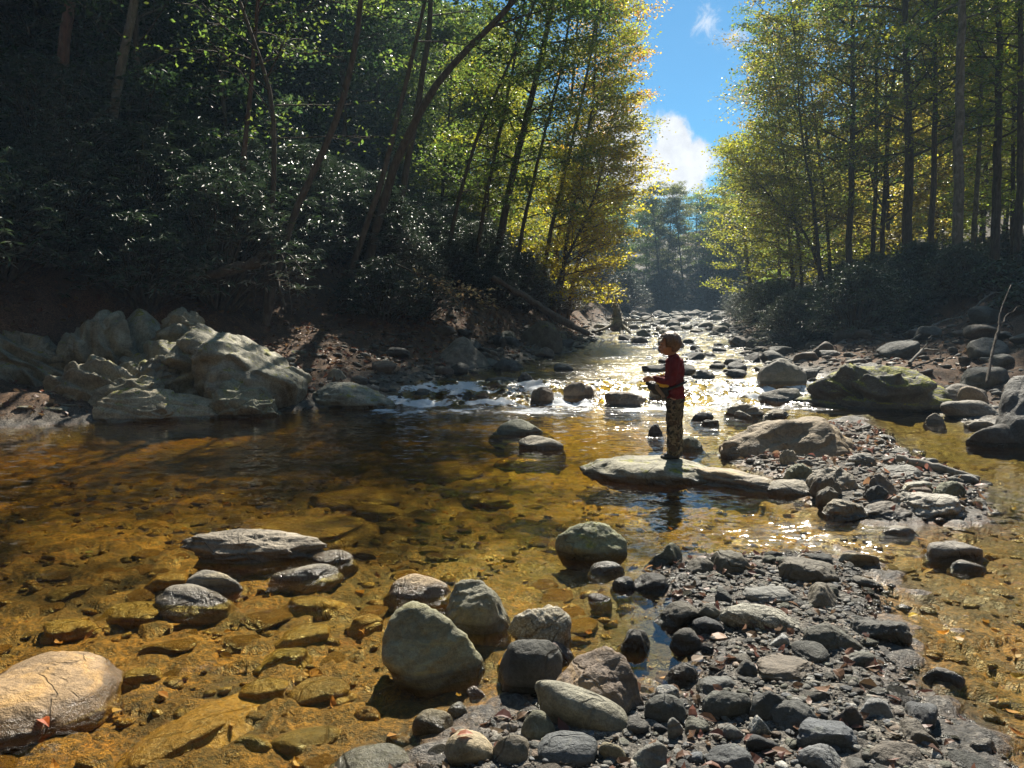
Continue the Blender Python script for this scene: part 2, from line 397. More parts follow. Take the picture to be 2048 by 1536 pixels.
# ---------------------------------------------------------------- the water
def riffle(X, Y):
    """0 calm pool .. 1 broken water"""
    r = np.interp(Y, [0, 5, 9.0, 11.5, 13.3, 14.4, 16.2, 20, 30, 80], [.21, .21, .19, .36, .78, 1.0, .95, .74, .66, .6])
    side = sstep(-3.2, -.8, X - .25 * (Y - 12))
    r = r * np.where(Y > 9.5, .25 + .75 * side, 1.0) if True else r
    a = at(1620, 1075, 0); r = np.maximum(r, .86 * np.exp(-(((X - a[0]) / 1.0) ** 2 + ((Y - a[1]) / .60) ** 2)))
    b = at(1330, 860, 0); r = np.maximum(r, .62 * np.exp(-(((X - b[0]) / 1.7) ** 2 + ((Y - b[1]) / 1.7) ** 2)))
    c = at(1250, 1010, 0); r = np.maximum(r, .30 * np.exp(-(((X - c[0]) / 1.3) ** 2 + ((Y - c[1]) / .9) ** 2)))
    d = at(250, 1420, 0); r = np.maximum(r, .46 * np.exp(-(((X - d[0]) / .8) ** 2 + ((Y - d[1]) / .7) ** 2)))
    e = at(1900, 1350, 0); r = np.maximum(r, .22 * np.exp(-(((X - e[0]) / .7) ** 2 + ((Y - e[1]) / .7) ** 2)))
    q = at(1300, 1270, 0); r = r * (1 - .95 * np.exp(-(((X - q[0]) / .35) ** 2 + ((Y - q[1]) / .6) ** 2) * .9))
    r = r * np.where((X > 3.6) & (Y < 13.2) & (Y > 6), .35, 1)
    return r
def build_water():
    az = np.linspace(R(-40), R(40), 620)
    rad = np.concatenate([np.geomspace(.9, 9, 260)[:-1], np.geomspace(9, 24, 330)[:-1], np.geomspace(24, 86, 130)])
    X, Y = polar_grid(az, rad)
    zg, dl, dr, bars, wl = land(X, Y)
    rif = riffle(X, Y)
    z = wl.copy()
    am = np.clip(rif - .3, 0, 1)
    z = z + am * (.035 * n2(X, Y * .7, 1.5, 101, 3) + .022 * n2(X, Y, 4.5, 103, 2) + .008 * n2(X, Y, 13, 107, 2))
    casc = sstep(13.5, 14.3, Y) * sstep(16.4, 15.5, Y) * sstep(-3.2, -1.5, X)
    z = z + casc * (.14 * n2(X, Y, 1.6, 111, 3) + .08 * n2(X, Y, 4, 113, 3) + .03 * n2(X, Y, 12, 117, 2))
    z = z - sstep(.0, 1.2, np.maximum(dl, dr)) * .5
    dep = np.clip(wl - zg, 0, 1)
    foam = np.clip(casc * 1.0 + .85 * np.exp(-((Y - 13.3) / .8) ** 2) * sstep(-3.6, -2, X) * sstep(4.5, 2, X), 0, 1)
    foam = np.maximum(foam, .5 * sstep(.62, .8, rif) * sstep(.1, .5, n2(X, Y, .9, 127, 3)))
    foam = foam * sstep(-.25, .45, n2(X, Y, 1.6, 121, 4))
    V = np.stack([X.ravel(), Y.ravel(), z.ravel()], 1)
    me = mesh_np('water', V, grid_faces(*X.shape), True, {'rif': rif.ravel(), 'dep': dep.ravel(), 'foam': foam.ravel()})
    m, nt, out = new_mat('clear tea coloured water')
    A = lambda s: N(nt, 'ShaderNodeAttribute', attribute_name=s).outputs['Fac']
    rf, dp, fo = A('rif'), A('dep'), A('foam')
    geo = N(nt, 'ShaderNodeNewGeometry'); p = geo.outputs['Position']
    mp = N(nt, 'ShaderNodeMapping'); L(nt, p, mp.inputs[0]); mp.inputs['Scale'].default_value = (.8, 1.25, 1); mp.inputs['Rotation'].default_value = (0, 0, .25)
    # slopes of the wavelets: two sizes of ripple and a fine chop, all stronger where the water is broken
    def slope(scale, det, amp):
        n = N(nt, 'ShaderNodeTexNoise'); n.inputs['Scale'].default_value = scale; n.inputs['Detail'].default_value = det; n.inputs['Roughness'].default_value = .55
        L(nt, mp.outputs[0], n.inputs['Vector'])
        c = N(nt, 'ShaderNodeVectorMath', operation='SUBTRACT'); L(nt, n.outputs['Color'], c.inputs[0]); c.inputs[1].default_value = (.5, .5, .5)
        q = N(nt, 'ShaderNodeVectorMath', operation='MULTIPLY'); L(nt, SCALE(nt, c.outputs[0], amp), q.inputs[0]); q.inputs[1].default_value = (1, 1, 0); return q.outputs[0]
    def VADD(a, b):
        n = N(nt, 'ShaderNodeVectorMath', operation='ADD'); L(nt, a, n.inputs[0]); L(nt, b, n.inputs[1]); return n.outputs[0]
    patch = N(nt, 'ShaderNodeMapping'); L(nt, p, patch.inputs[0]); patch.inputs['Scale'].default_value = (.7, 1.9, 1)
    rf = MATH(nt, 'MULTIPLY', rf, SMOOTH(nt, NOISE(nt, patch.outputs[0], 1.6, 4, .6, .5),   .36, .62, .50, 1.2))
    r2 = MATH(nt, 'MULTIPLY', rf, rf)
    s_ = VADD(slope(2.6, 2, MATH(nt, 'ADD', .05, MATH(nt, 'MULTIPLY', r2, 1.2))), slope(9, 3, MATH(nt, 'ADD', .03, MATH(nt, 'MULTIPLY', rf, 2.6))))
    s_ = VADD(s_, slope(30, 2, MATH(nt, 'ADD', .02, MATH(nt, 'MULTIPLY', rf, 1.3))))
    nn = N(nt, 'ShaderNodeVectorMath', operation='NORMALIZE'); L(nt, VADD(geo.outputs['Normal'], s_), nn.inputs[0]); nrm = nn.outputs[0]
    # reflectance by angle, the same from above and from below
    dt = N(nt, 'ShaderNodeVectorMath', operation='DOT_PRODUCT'); L(nt, nrm, dt.inputs[0]); L(nt, geo.outputs['Incoming'], dt.inputs[1])
    one = MATH(nt, 'SUBTRACT', 1.0, MATH(nt, 'ABSOLUTE', dt.outputs['Value']), clamp=True)
    refl = MATH(nt, 'ADD', .03, MATH(nt, 'MULTIPLY', MATH(nt, 'POWER', one, 4.7), .97))
    gl = N(nt, 'ShaderNodeBsdfGlossy'); L(nt, MATH(nt, 'ADD', .03, MATH(nt, 'MULTIPLY', rf, .19)), gl.inputs['Roughness']); L(nt, nrm, gl.inputs['Normal'])
    # what the tea coloured water lets through: less blue with every centimetre of depth
    def chan(k): return MATH(nt, 'EXPONENT', MATH(nt, 'MULTIPLY', dp, -k))
    tint = N(nt, 'ShaderNodeCombineColor'); 
    for i, k in enumerate((.8, 1.65, 7.0)): L(nt, chan(k), tint.inputs[i])
    tr = N(nt, 'ShaderNodeBsdfTransparent'); L(nt, tint.outputs[0], tr.inputs[0])
    mx = N(nt, 'ShaderNodeMixShader'); L(nt, refl, mx.inputs[0]); L(nt, tr.outputs[0], mx.inputs[1]); L(nt, gl.outputs[0], mx.inputs[2])
    df = N(nt, 'ShaderNodeBsdfDiffuse'); df.inputs[0].default_value = (.8, .82, .84, 1)
    fn = NOISE(nt, mp.outputs[0], 16, 6, .7, .5)
    ff = MATH(nt, 'MULTIPLY', SMOOTH(nt, MATH(nt, 'ADD', fn, MATH(nt, 'MULTIPLY', fo, .42)), .58, .80, 0, .9), SMOOTH(nt, fo, .02, .3))
    m2 = N(nt, 'ShaderNodeMixShader'); L(nt, ff, m2.inputs[0]); L(nt, mx.outputs[0], m2.inputs[1]); L(nt, df.outputs[0], m2.inputs[2])
    L(nt, m2.outputs[0], out.inputs[0])
    tag(link_mesh('water', me, m), 'clear amber stream water with sun glitter', 'water', kind='structure')
build_water()
# ---------------------------------------------------------------- stones
import bmesh
_ico = {}
def ico(sub):
    if sub not in _ico:
        bm = bmesh.new(); bmesh.ops.create_icosphere(bm, subdivisions=sub, radius=1.0)
        v = np.array([x.co[:] for x in bm.verts]); f = np.array([[q.index for q in x.verts] for x in bm.faces]); bm.free(); _ico[sub] = (v, f)
    return _ico[sub]
def stone_verts(seed, sub=4, facets=9, p=9, flat=.0, rough=.05, strata=0.0, peak=0.0, frac=0.0):
    rng = np.random.default_rng(seed); d, f = ico(sub)
    nr = rng.normal(size=(facets, 3)); nr /= np.linalg.norm(nr, axis=1)[:, None]; off = rng.uniform(.5, .95, facets)
    if flat > 0:
        t = np.array([rng.normal(0, .10), rng.normal(0, .10), 1]); t /= np.linalg.norm(t)
        nr = np.vstack([nr, t, -t]); off = np.concatenate([off, [1 - flat, 1 - flat]])
    s = (np.maximum(d @ nr.T, 0) / off) ** p
    r = (s.sum(1) + .9) ** (-1 / p)
    v = d * r[:, None]
    v = (v - (v.max(0) + v.min(0)) / 2) / ((v.max(0) - v.min(0)) / 2)
    if peak: v[:, 0] += peak * v[:, 2] * .5; w = 1 - .28 * abs(peak) * np.clip(v[:, 2], 0, 1); v[:, 0] *= w; v[:, 1] *= w
    n = fbm(v * 1.5, 4, seed % 997, .52); n -= n.mean()
    v = v + d * (n * rough * 2.0)[:, None]
    if sub >= 5:
        rg = np.abs(fbm(v * 1.6 + 9, 3, seed % 991 + 5)); v = v - d * (np.exp(-(rg / .028) ** 2) * rough * .38)[:, None]
        v = v + d * (fbm(v * 7, 4, seed % 983 + 2) * rough * .42)[:, None]
    if strata:
        ax = rng.normal(size=3) * np.array([.5, .5, 0]) + np.array([0, 0, 1]); ax /= np.linalg.norm(ax)
        q = (v @ ax) * 4.2 + fbm(v * 1.3, 2, seed % 977) * 1.2; saw = q - np.floor(q)
        v = v + d * (strata * (sstep(0, .8, saw) - sstep(.86, 1, saw) - .5))[:, None]
    if frac:                                  # broken along three sets of joints
        for k in range(3):
            ax = rng.normal(size=3); ax /= np.linalg.norm(ax); q = (v @ ax) * rng.uniform(1.6, 2.8) + fbm(v * .9, 2, seed % 971 + k) * .7; saw = q - np.floor(q)
            v = v + d * (frac * (sstep(0, .9, saw) - sstep(.94, 1, saw) - .5) * rng.uniform(.6, 1.1))[:, None]
    v = v / np.abs(v).max(0)
    return v, f
def stone(name, label, cat, x, y, z0, w, d, h, seed, col, bury=.45, mat='stone', sub=4, yaw=None, roll=0.0, pitch=0.0, wl=None, group=None, root=0.0, **kw):
    v, f = stone_verts(seed, sub, **kw)
    v = v * np.array([w / 2, d / 2, h * (1 + bury) / 2]); v[:, 2] += h * (1 - bury) / 2
    if root > h * bury:                        # the part below its base line drawn down to the bed
        lo = v[:, 2] < 0; t = np.clip(-v[lo, 2] / (h * bury), 0, 1); v[lo, 2] *= root / (h * bury); v[lo, :2] *= (1 + .42 * np.sqrt(t))[:, None]
    rng = random.Random(seed); yaw = rng.uniform(-.18, .18) if yaw is None else yaw
    Rm = np.array((Matrix.Rotation(yaw, 3, 'Z') @ Matrix.Rotation(roll, 3, 'Y') @ Matrix.Rotation(pitch, 3, 'X')))
    v = v @ Rm.T
    o = link_mesh(name, mesh_np(name, v, f), M[mat], loc=(x, y, z0))
    o.color = (*col, (float(WL(y)) + .022) if wl is None else wl)
    return tag(o, label, cat, group)

GREY, TAN, OLIVE, BROWN, DARK, SLATE, PALE = (.21, .20, .175), (.29, .25, .18), (.19, .19, .125), (.19, .145, .10), (.085, .083, .075), (.135, .145, .155), (.36, .345, .285)
ORANGE, RUST = (.40, .25, .085), (.24, .12, .045)
OCC = []                                   # footprints (x, y, radius) of the stones set by hand
def px_stone(name, label, box, col, z=0.0, dr=.75, sub=4, mat='stone', hk=1.0, hfix=None, seed=None, roll=0, wk=1.0, **kw):
    """a stone whose outline spans the pixel box (x0, y0, x1, y1); it stands where its lower edge meets the level z"""
    x0, y0, x1, y1 = box
    gx, gy, _ = at((x0 + x1) / 2, y1, z)
    Yc = gy * 1.0; w = (x1 - x0) / F * gy
    for _ in range(3):
        w = (x1 - x0) / F * Yc; d = w * dr; Yc = gy + d * .42
    s, dy, dz = ray((x0 + x1) / 2, y0)
    h = max(.03, (EYE + dz * (Yc + d * .12) / dy - z)) * hk
    if hfix: h = hfix
    X = ((x0 + x1) / 2 - CX) / F * Yc
    if seed is None: seed = abs(hash_str(label)) % 100000
    OCC.append((X, Yc, max(w, d) * .5))
    kw.setdefault('bury', .85)
    kw['root'] = z - min(gz(X, Yc), gz(X, Yc - d * .4)) + .04                       # rooted in the bed, never hovering
    return stone(name, label, 'boulder' if name == 'boulder' else 'rock' if name == 'rock' else 'stone' if name != 'cobble' else 'cobble', X, Yc, z, w * wk, d, h, seed, col, mat=mat, sub=sub, roll=roll, wl=float(WL(Yc)) + .015 if kw.pop('wet', True) else z - .3, **kw)
def hash_str(s):
    h = 7
    for c in s: h = (h * 31 + ord(c)) & 0x7fffffff
    return h
# ---------------------------------------------------------------- the stones the photograph shows one by one
B, K, S, C_ = 'boulder', 'rock', 'stone', 'cobble'
# the outcrop by the pool
OUT = dict(sub=5, mat='stone_lightmoss')
def out_rock(label, x, y, z, w, d, h, seed, col, **kw):
    OCC.append((x, y, max(w, d) * .45)); return stone(B, label, 'boulder', x, y, z, w, d, h, seed, col, wl=.02, **{**dict(sub=6, mat='stone_lightmoss', p=22, rough=.035, frac=.13, bury=.6), **kw})
out_rock('huge grey boulder whose smooth steep right shoulder ends the outcrop', -4.75, 13.6, 0, 2.35, 2.5, 1.50, 11, (0.323, 0.298, 0.216), p=12, frac=.09, strata=.03, peak=-.35, yaw=.1)
out_rock('broad fractured bedrock mass forming the middle of the outcrop', -6.3, 13.9, 0, 3.4, 2.8, 1.35, 21, (0.302, 0.278, 0.193), frac=.18, strata=.05)
out_rock('wide slanting grey slab in the left middle of the outcrop', -6.85, 12.75, -.1, 2.1, 1.5, 1.08, 22, (0.295, 0.265, 0.187), roll=-.18, pitch=.12, strata=.03)
out_rock('low tan slab at the foot of the outcrop dipping into the pool', -5.55, 12.15, -.15, 2.3, 1.3, .62, 33, (0.393, 0.337, 0.221), roll=.14, flat=.2, frac=.10, strata=.05)
out_rock('angular block with pale lichen patches atop the outcrop, left of the round knob', -7.6, 14.2, .9, 1.5, 1.3, .85, 44, (0.309, 0.284, 0.204), yaw=.4)
out_rock('small rounded pale knob on the crest of the outcrop', -7.05, 14.8, 1.05, 1.05, .9, .72, 55, (0.380, 0.344, 0.244), p=8, frac=0, bury=.9, rough=.03)
out_rock('small dark block wedged in the middle of the outcrop', -5.95, 12.75, .35, .85, .7, .58, 66, (0.217, 0.199, 0.142), yaw=-.3)
out_rock('angular upright block below the crest beside the huge grey boulder', -6.15, 14.2, .8, 1.05, .9, 1.0, 77, (0.281, 0.258, 0.181), yaw=.5)
out_rock('grey boulder on the far left edge of the outcrop with a flat top', -8.7, 13.6, .3, 1.9, 1.6, 1.15, 88, (0.267, 0.245, 0.176), flat=.2)
out_rock('rounded bulge of rock at the waterline under the huge grey boulder', -4.35, 12.55, -.1, 1.25, 1.0, .72, 99, (0.281, 0.265, 0.176), p=14, frac=.09)
out_rock('low grey shelf of rock at the lower left of the outcrop above the water', -7.6, 12.0, -.1, 2.0, 1.2, .42, 110, (0.253, 0.231, 0.165), flat=.2, strata=.05)
out_rock('narrow ridge of rock between the slanting slab and the tan slab', -6.2, 12.3, 0, 1.5, .7, .62, 119, (0.309, 0.278, 0.187), roll=-.3, frac=.12)
px_stone(B, 'low pale slab at the pool edge right of the outcrop', (588, 763, 795, 816), (.30, .285, .22), dr=.6, facets=8, p=9, rough=.08, strata=.04, roll=.05, **OUT, seed=121)
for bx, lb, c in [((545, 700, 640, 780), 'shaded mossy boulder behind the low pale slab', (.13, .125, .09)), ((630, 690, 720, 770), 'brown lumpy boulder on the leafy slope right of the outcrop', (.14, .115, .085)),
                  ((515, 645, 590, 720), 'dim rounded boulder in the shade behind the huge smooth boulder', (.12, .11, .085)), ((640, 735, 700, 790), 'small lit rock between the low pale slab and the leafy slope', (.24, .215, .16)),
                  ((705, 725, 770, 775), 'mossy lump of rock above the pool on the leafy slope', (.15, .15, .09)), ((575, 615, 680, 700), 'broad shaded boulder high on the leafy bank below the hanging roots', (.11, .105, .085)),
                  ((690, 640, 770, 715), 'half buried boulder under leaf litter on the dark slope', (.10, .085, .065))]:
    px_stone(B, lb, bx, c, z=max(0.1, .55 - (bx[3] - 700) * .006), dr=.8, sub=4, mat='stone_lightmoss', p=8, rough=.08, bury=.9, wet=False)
px_stone(B, 'dark boulder with one sunlit pale face on the left bank above the rapids', (850, 672, 986, 752), (.21, .185, .145), z=.2, dr=.8, sub=5, p=10, facets=8, rough=.06, bury=.7, seed=151)
px_stone(B, 'tall dark mossy boulder on the left bank by the fallen trunk', (1040, 640, 1125, 705), (.14, .12, .085), z=.5, dr=.7, sub=4, mat='stone_lightmoss', p=10, bury=.6)
# rapids
for bx, lb, c, z in [((962, 752, 1050, 782), 'black wedge rock at the lip of the rapids', DARK, .1), ((1030, 744, 1072, 780), 'black upright shard leaning on the wedge rock at the rapids', DARK, .1),
                     ((985, 718, 1052, 748), 'flat black rock at the left edge of the stream above the rapids', DARK, .25), ((915, 735, 960, 752), 'small pale rock in the shade by the left bank above the rapids', (.24, .22, .18), .2),
                     ((1208, 782, 1292, 812), 'brown wet rock in the rapids in front of the boy', BROWN, .02), ((1062, 772, 1110, 804), 'small brown rock among the foam of the rapids', BROWN, .05),
                     ((1125, 762, 1190, 800), 'wet brown hump in the middle of the rapids', BROWN, .05), ((870, 768, 925, 790), 'dark low rock at the left end of the rapids', DARK, .05),
                     ((820, 775, 866, 800), 'rounded dark rock where the rapids meet the low slab', (.12, .11, .09), .02), ((935, 785, 990, 806), 'brown rock under white water at the foot of the rapids', RUST, .0),
                     ((1380, 738, 1432, 766), 'black rounded rock in the glittering water right of the boy', DARK, .2), ((1452, 766, 1490, 786), 'small black pointed rock near the slanted boulder', DARK, .1),
                     ((1300, 846, 1330, 872), 'small dark rock in the water just left of the legs of the boy', DARK, 0), ((1383, 822, 1428, 842), 'flat black rock in the riffle right of the trousers', DARK, .0),
                     ((1405, 838, 1445, 852), 'smallest black rock in the riffle beside the big brown boulder', DARK, 0), ((1366, 870, 1412, 903), 'olive banded rock just behind the boots of the boy', OLIVE, 0),
                     ((1298, 776, 1345, 800), 'tan rock half behind the bag of the boy', TAN, .05)]:
    px_stone(K, lb, bx, c, z=z, dr=.75, sub=4, p=16, rough=.08, frac=.06)
px_stone(K, 'low brown rock lying in the pool right of the middle, larger of two', (984, 838, 1102, 870), OLIVE, dr=.6, p=12, rough=.06, roll=.06, seed=171)
px_stone(K, 'low pale rock lying in the pool, nearer of two', (1034, 872, 1128, 899), TAN, dr=.6, p=10, rough=.06, roll=.05, seed=172)
# the rock the boy stands on
BOYROCK = stone(B, 'long low mottled rock on which the boy stands', 'boulder', 1.42, 7.62, 0, 1.50, .98, .165, 201, (.31, .285, .20), bury=1.0, mat='stone_lightmoss', sub=5, yaw=-.12, roll=.05, p=12, flat=.42, facets=7, rough=.05, frac=.05)
stone(B, 'tan lower end of the long rock running towards the gravel bar', 'boulder', 2.16, 7.12, -.02, 1.25, .56, .15, 202, (.33, .28, .205), bury=1.0, mat='stone_band', sub=5, yaw=-.55, roll=.07, p=11, flat=.25, facets=7, rough=.06, frac=.06)
stone(K, 'smooth tan nose of rock at the near right end of the long rock', 'rock', 2.58, 6.82, -.02, .62, .42, .14, 203, (.33, .29, .22), bury=1.0, mat='stone', sub=5, yaw=-.3, p=8, flat=.2, rough=.05)
OCC += [(1.2, 7.6, .45), (1.7, 7.6, .45), (2.1, 7.1, .45), (2.5, 6.9, .35)]
# boulders of the middle bar
px_stone(B, 'big brown boulder with a broad sloping face on the middle bar', (1438, 834, 1735, 925), (.27, .205, .125), dr=.55, sub=5, p=20, facets=7, flat=.1, rough=.06, frac=.06, seed=212, hk=1.02)
px_stone(B, 'big dark boulder topped with moss and leaves standing in the right channel', (1588, 703, 1882, 822), (.13, .125, .10), dr=.8, sub=6, mat='stone_moss', p=22, facets=9, flat=.10, rough=.05, strata=.03, frac=.13, roll=.10, pitch=.24, seed=223, hk=.98)
px_stone(B, 'slanted grey boulder leaning against the left of the mossy boulder', (1500, 713, 1598, 790), (.20, .185, .15), z=.05, dr=.8, sub=5, p=16, facets=6, rough=.05, roll=.45, seed=229)
px_stone(K, 'low wet slab in front of the slanted boulder', (1515, 772, 1610, 808), (.19, .175, .14), dr=.7, p=12, rough=.06, roll=.1)
px_stone(B, 'grey brown boulder right of the mossy boulder at the water edge', (1845, 766, 1985, 818), (.17, .15, .12), dr=.7, sub=5, p=12, facets=7, rough=.06, seed=241)
px_stone(K, 'tan egg shaped rock resting on the boulders by the right bank', (1928, 768, 1978, 808), (.32, .25, .17), z=.12, dr=.8, p=7, rough=.03, roll=-.4, wet=False)
px_stone(B, 'long smooth grey boulder lying low over the right channel', (1878, 797, 1995, 838), (.21, .19, .155), dr=.6, sub=5, p=7, rough=.04, roll=.12, seed=251)
px_stone(B, 'massive dark boulder cut off by the right edge of the photo', (1985, 745, 2180, 895), (.12, .115, .105), dr=.9, sub=5, p=10, facets=7, rough=.06, seed=261)
px_stone(K, 'dark low boulder at the foot of the massive one in the right channel', (1945, 845, 2050, 893), (.11, .10, .085), dr=.7, p=9, rough=.06)
px_stone(K, 'small wet pale rock in the right channel near the long smooth boulder', (1858, 826, 1893, 846), TAN, dr=.7, p=9)
px_stone(K, 'flat shiny rock in the shallow edge beside the massive boulder', (1938, 840, 2000, 858), TAN, dr=.7, p=9, flat=.3)
for bx, lb, c in [((1452, 873, 1518, 899), 'yellowish flat stone in front of the big brown boulder, upper one', (.40, .37, .20)), ((1462, 878, 1522, 906), 'yellowish flat stone in front of the big brown boulder, nearer one', (.42, .39, .23)),
                  ((1452, 806, 1532, 834), 'pale rough rock just behind the big brown boulder', TAN), ((1525, 818, 1582, 836), 'low tan slab behind the big brown boulder', TAN), ((1472, 820, 1508, 838), 'round pale cobble between two rocks behind the brown boulder', PALE),
                  ((1575, 925, 1640, 972), 'upright slanting grey rock at the left of the middle bar pile', OLIVE), ((1620, 930, 1722, 985), 'arched grey brown rock on top of the middle bar pile', (.24, .21, .16)),
                  ((1628, 945, 1692, 995), 'dark triangular rock with a pale rim in the middle bar pile', (.15, .13, .10)), ((1640, 972, 1690, 1010), 'small dark arched rock at the front of the middle bar pile', (.15, .135, .105)),
                  ((1733, 945, 1802, 1000), 'dark brown rock in the middle of the bar beside the pale slabs', (.17, .14, .11)), ((1740, 968, 1798, 1008), 'dark squat rock below the dark brown one on the middle bar', DARK),
                  ((1798, 958, 1880, 988), 'pale flat striped stone on the right of the middle bar', PALE), ((1800, 985, 1955, 1030), 'large flat speckled pale slab at the right tip of the middle bar', (.37, .34, .285)),
                  ((1722, 1002, 1832, 1042), 'long dark wet rock at the front edge of the middle bar', (.14, .12, .095)), ((1658, 998, 1742, 1030), 'pale knobbly rock at the front of the middle bar', TAN),
                  ((1765, 930, 1860, 960), 'grey slab under the driftwood log on the middle bar', GREY), ((1700, 905, 1762, 935), 'grey rock leaning on the right end of the big brown boulder', GREY),
                  ((1565, 898, 1600, 932), 'round tan cobble in front of the big brown boulder', TAN), ((1880, 960, 1945, 1000), 'thin dark slab sloping into the right channel', OLIVE)]:
    px_stone(K, lb, bx, c, z=.045 if bx[3] < 1035 and bx[1] > 850 else .0, dr=.75, sub=5, p=20, facets=8, rough=.065, frac=.06, mat='stone_speckle' if 'speckled' in lb else 'stone_band' if 'striped' in lb else 'stone', **({'flat': .3} if 'flat' in lb else {}))
# stones in and beside the near riffle
px_stone(K, 'flat shiny wet rock in the right channel beyond the gravel bar', (1868, 1080, 1988, 1124), (.24, .215, .18), dr=.6, p=12, flat=.3, rough=.07)
px_stone(K, 'small wet rock just in front of the flat shiny one in the right channel', (1920, 1118, 1992, 1142), (.20, .17, .13), dr=.6, p=10)
px_stone(K, 'blocky tan slab lying at the edge of the sparkling riffle', (1684, 1102, 1778, 1130), (.33, .28, .185), z=.02, dr=.35, p=22, flat=.15, facets=5, rough=.03)
px_stone(K, 'pale wet rock awash right of the sparkling riffle', (1780, 1050, 1850, 1072), TAN, dr=.6, p=10)
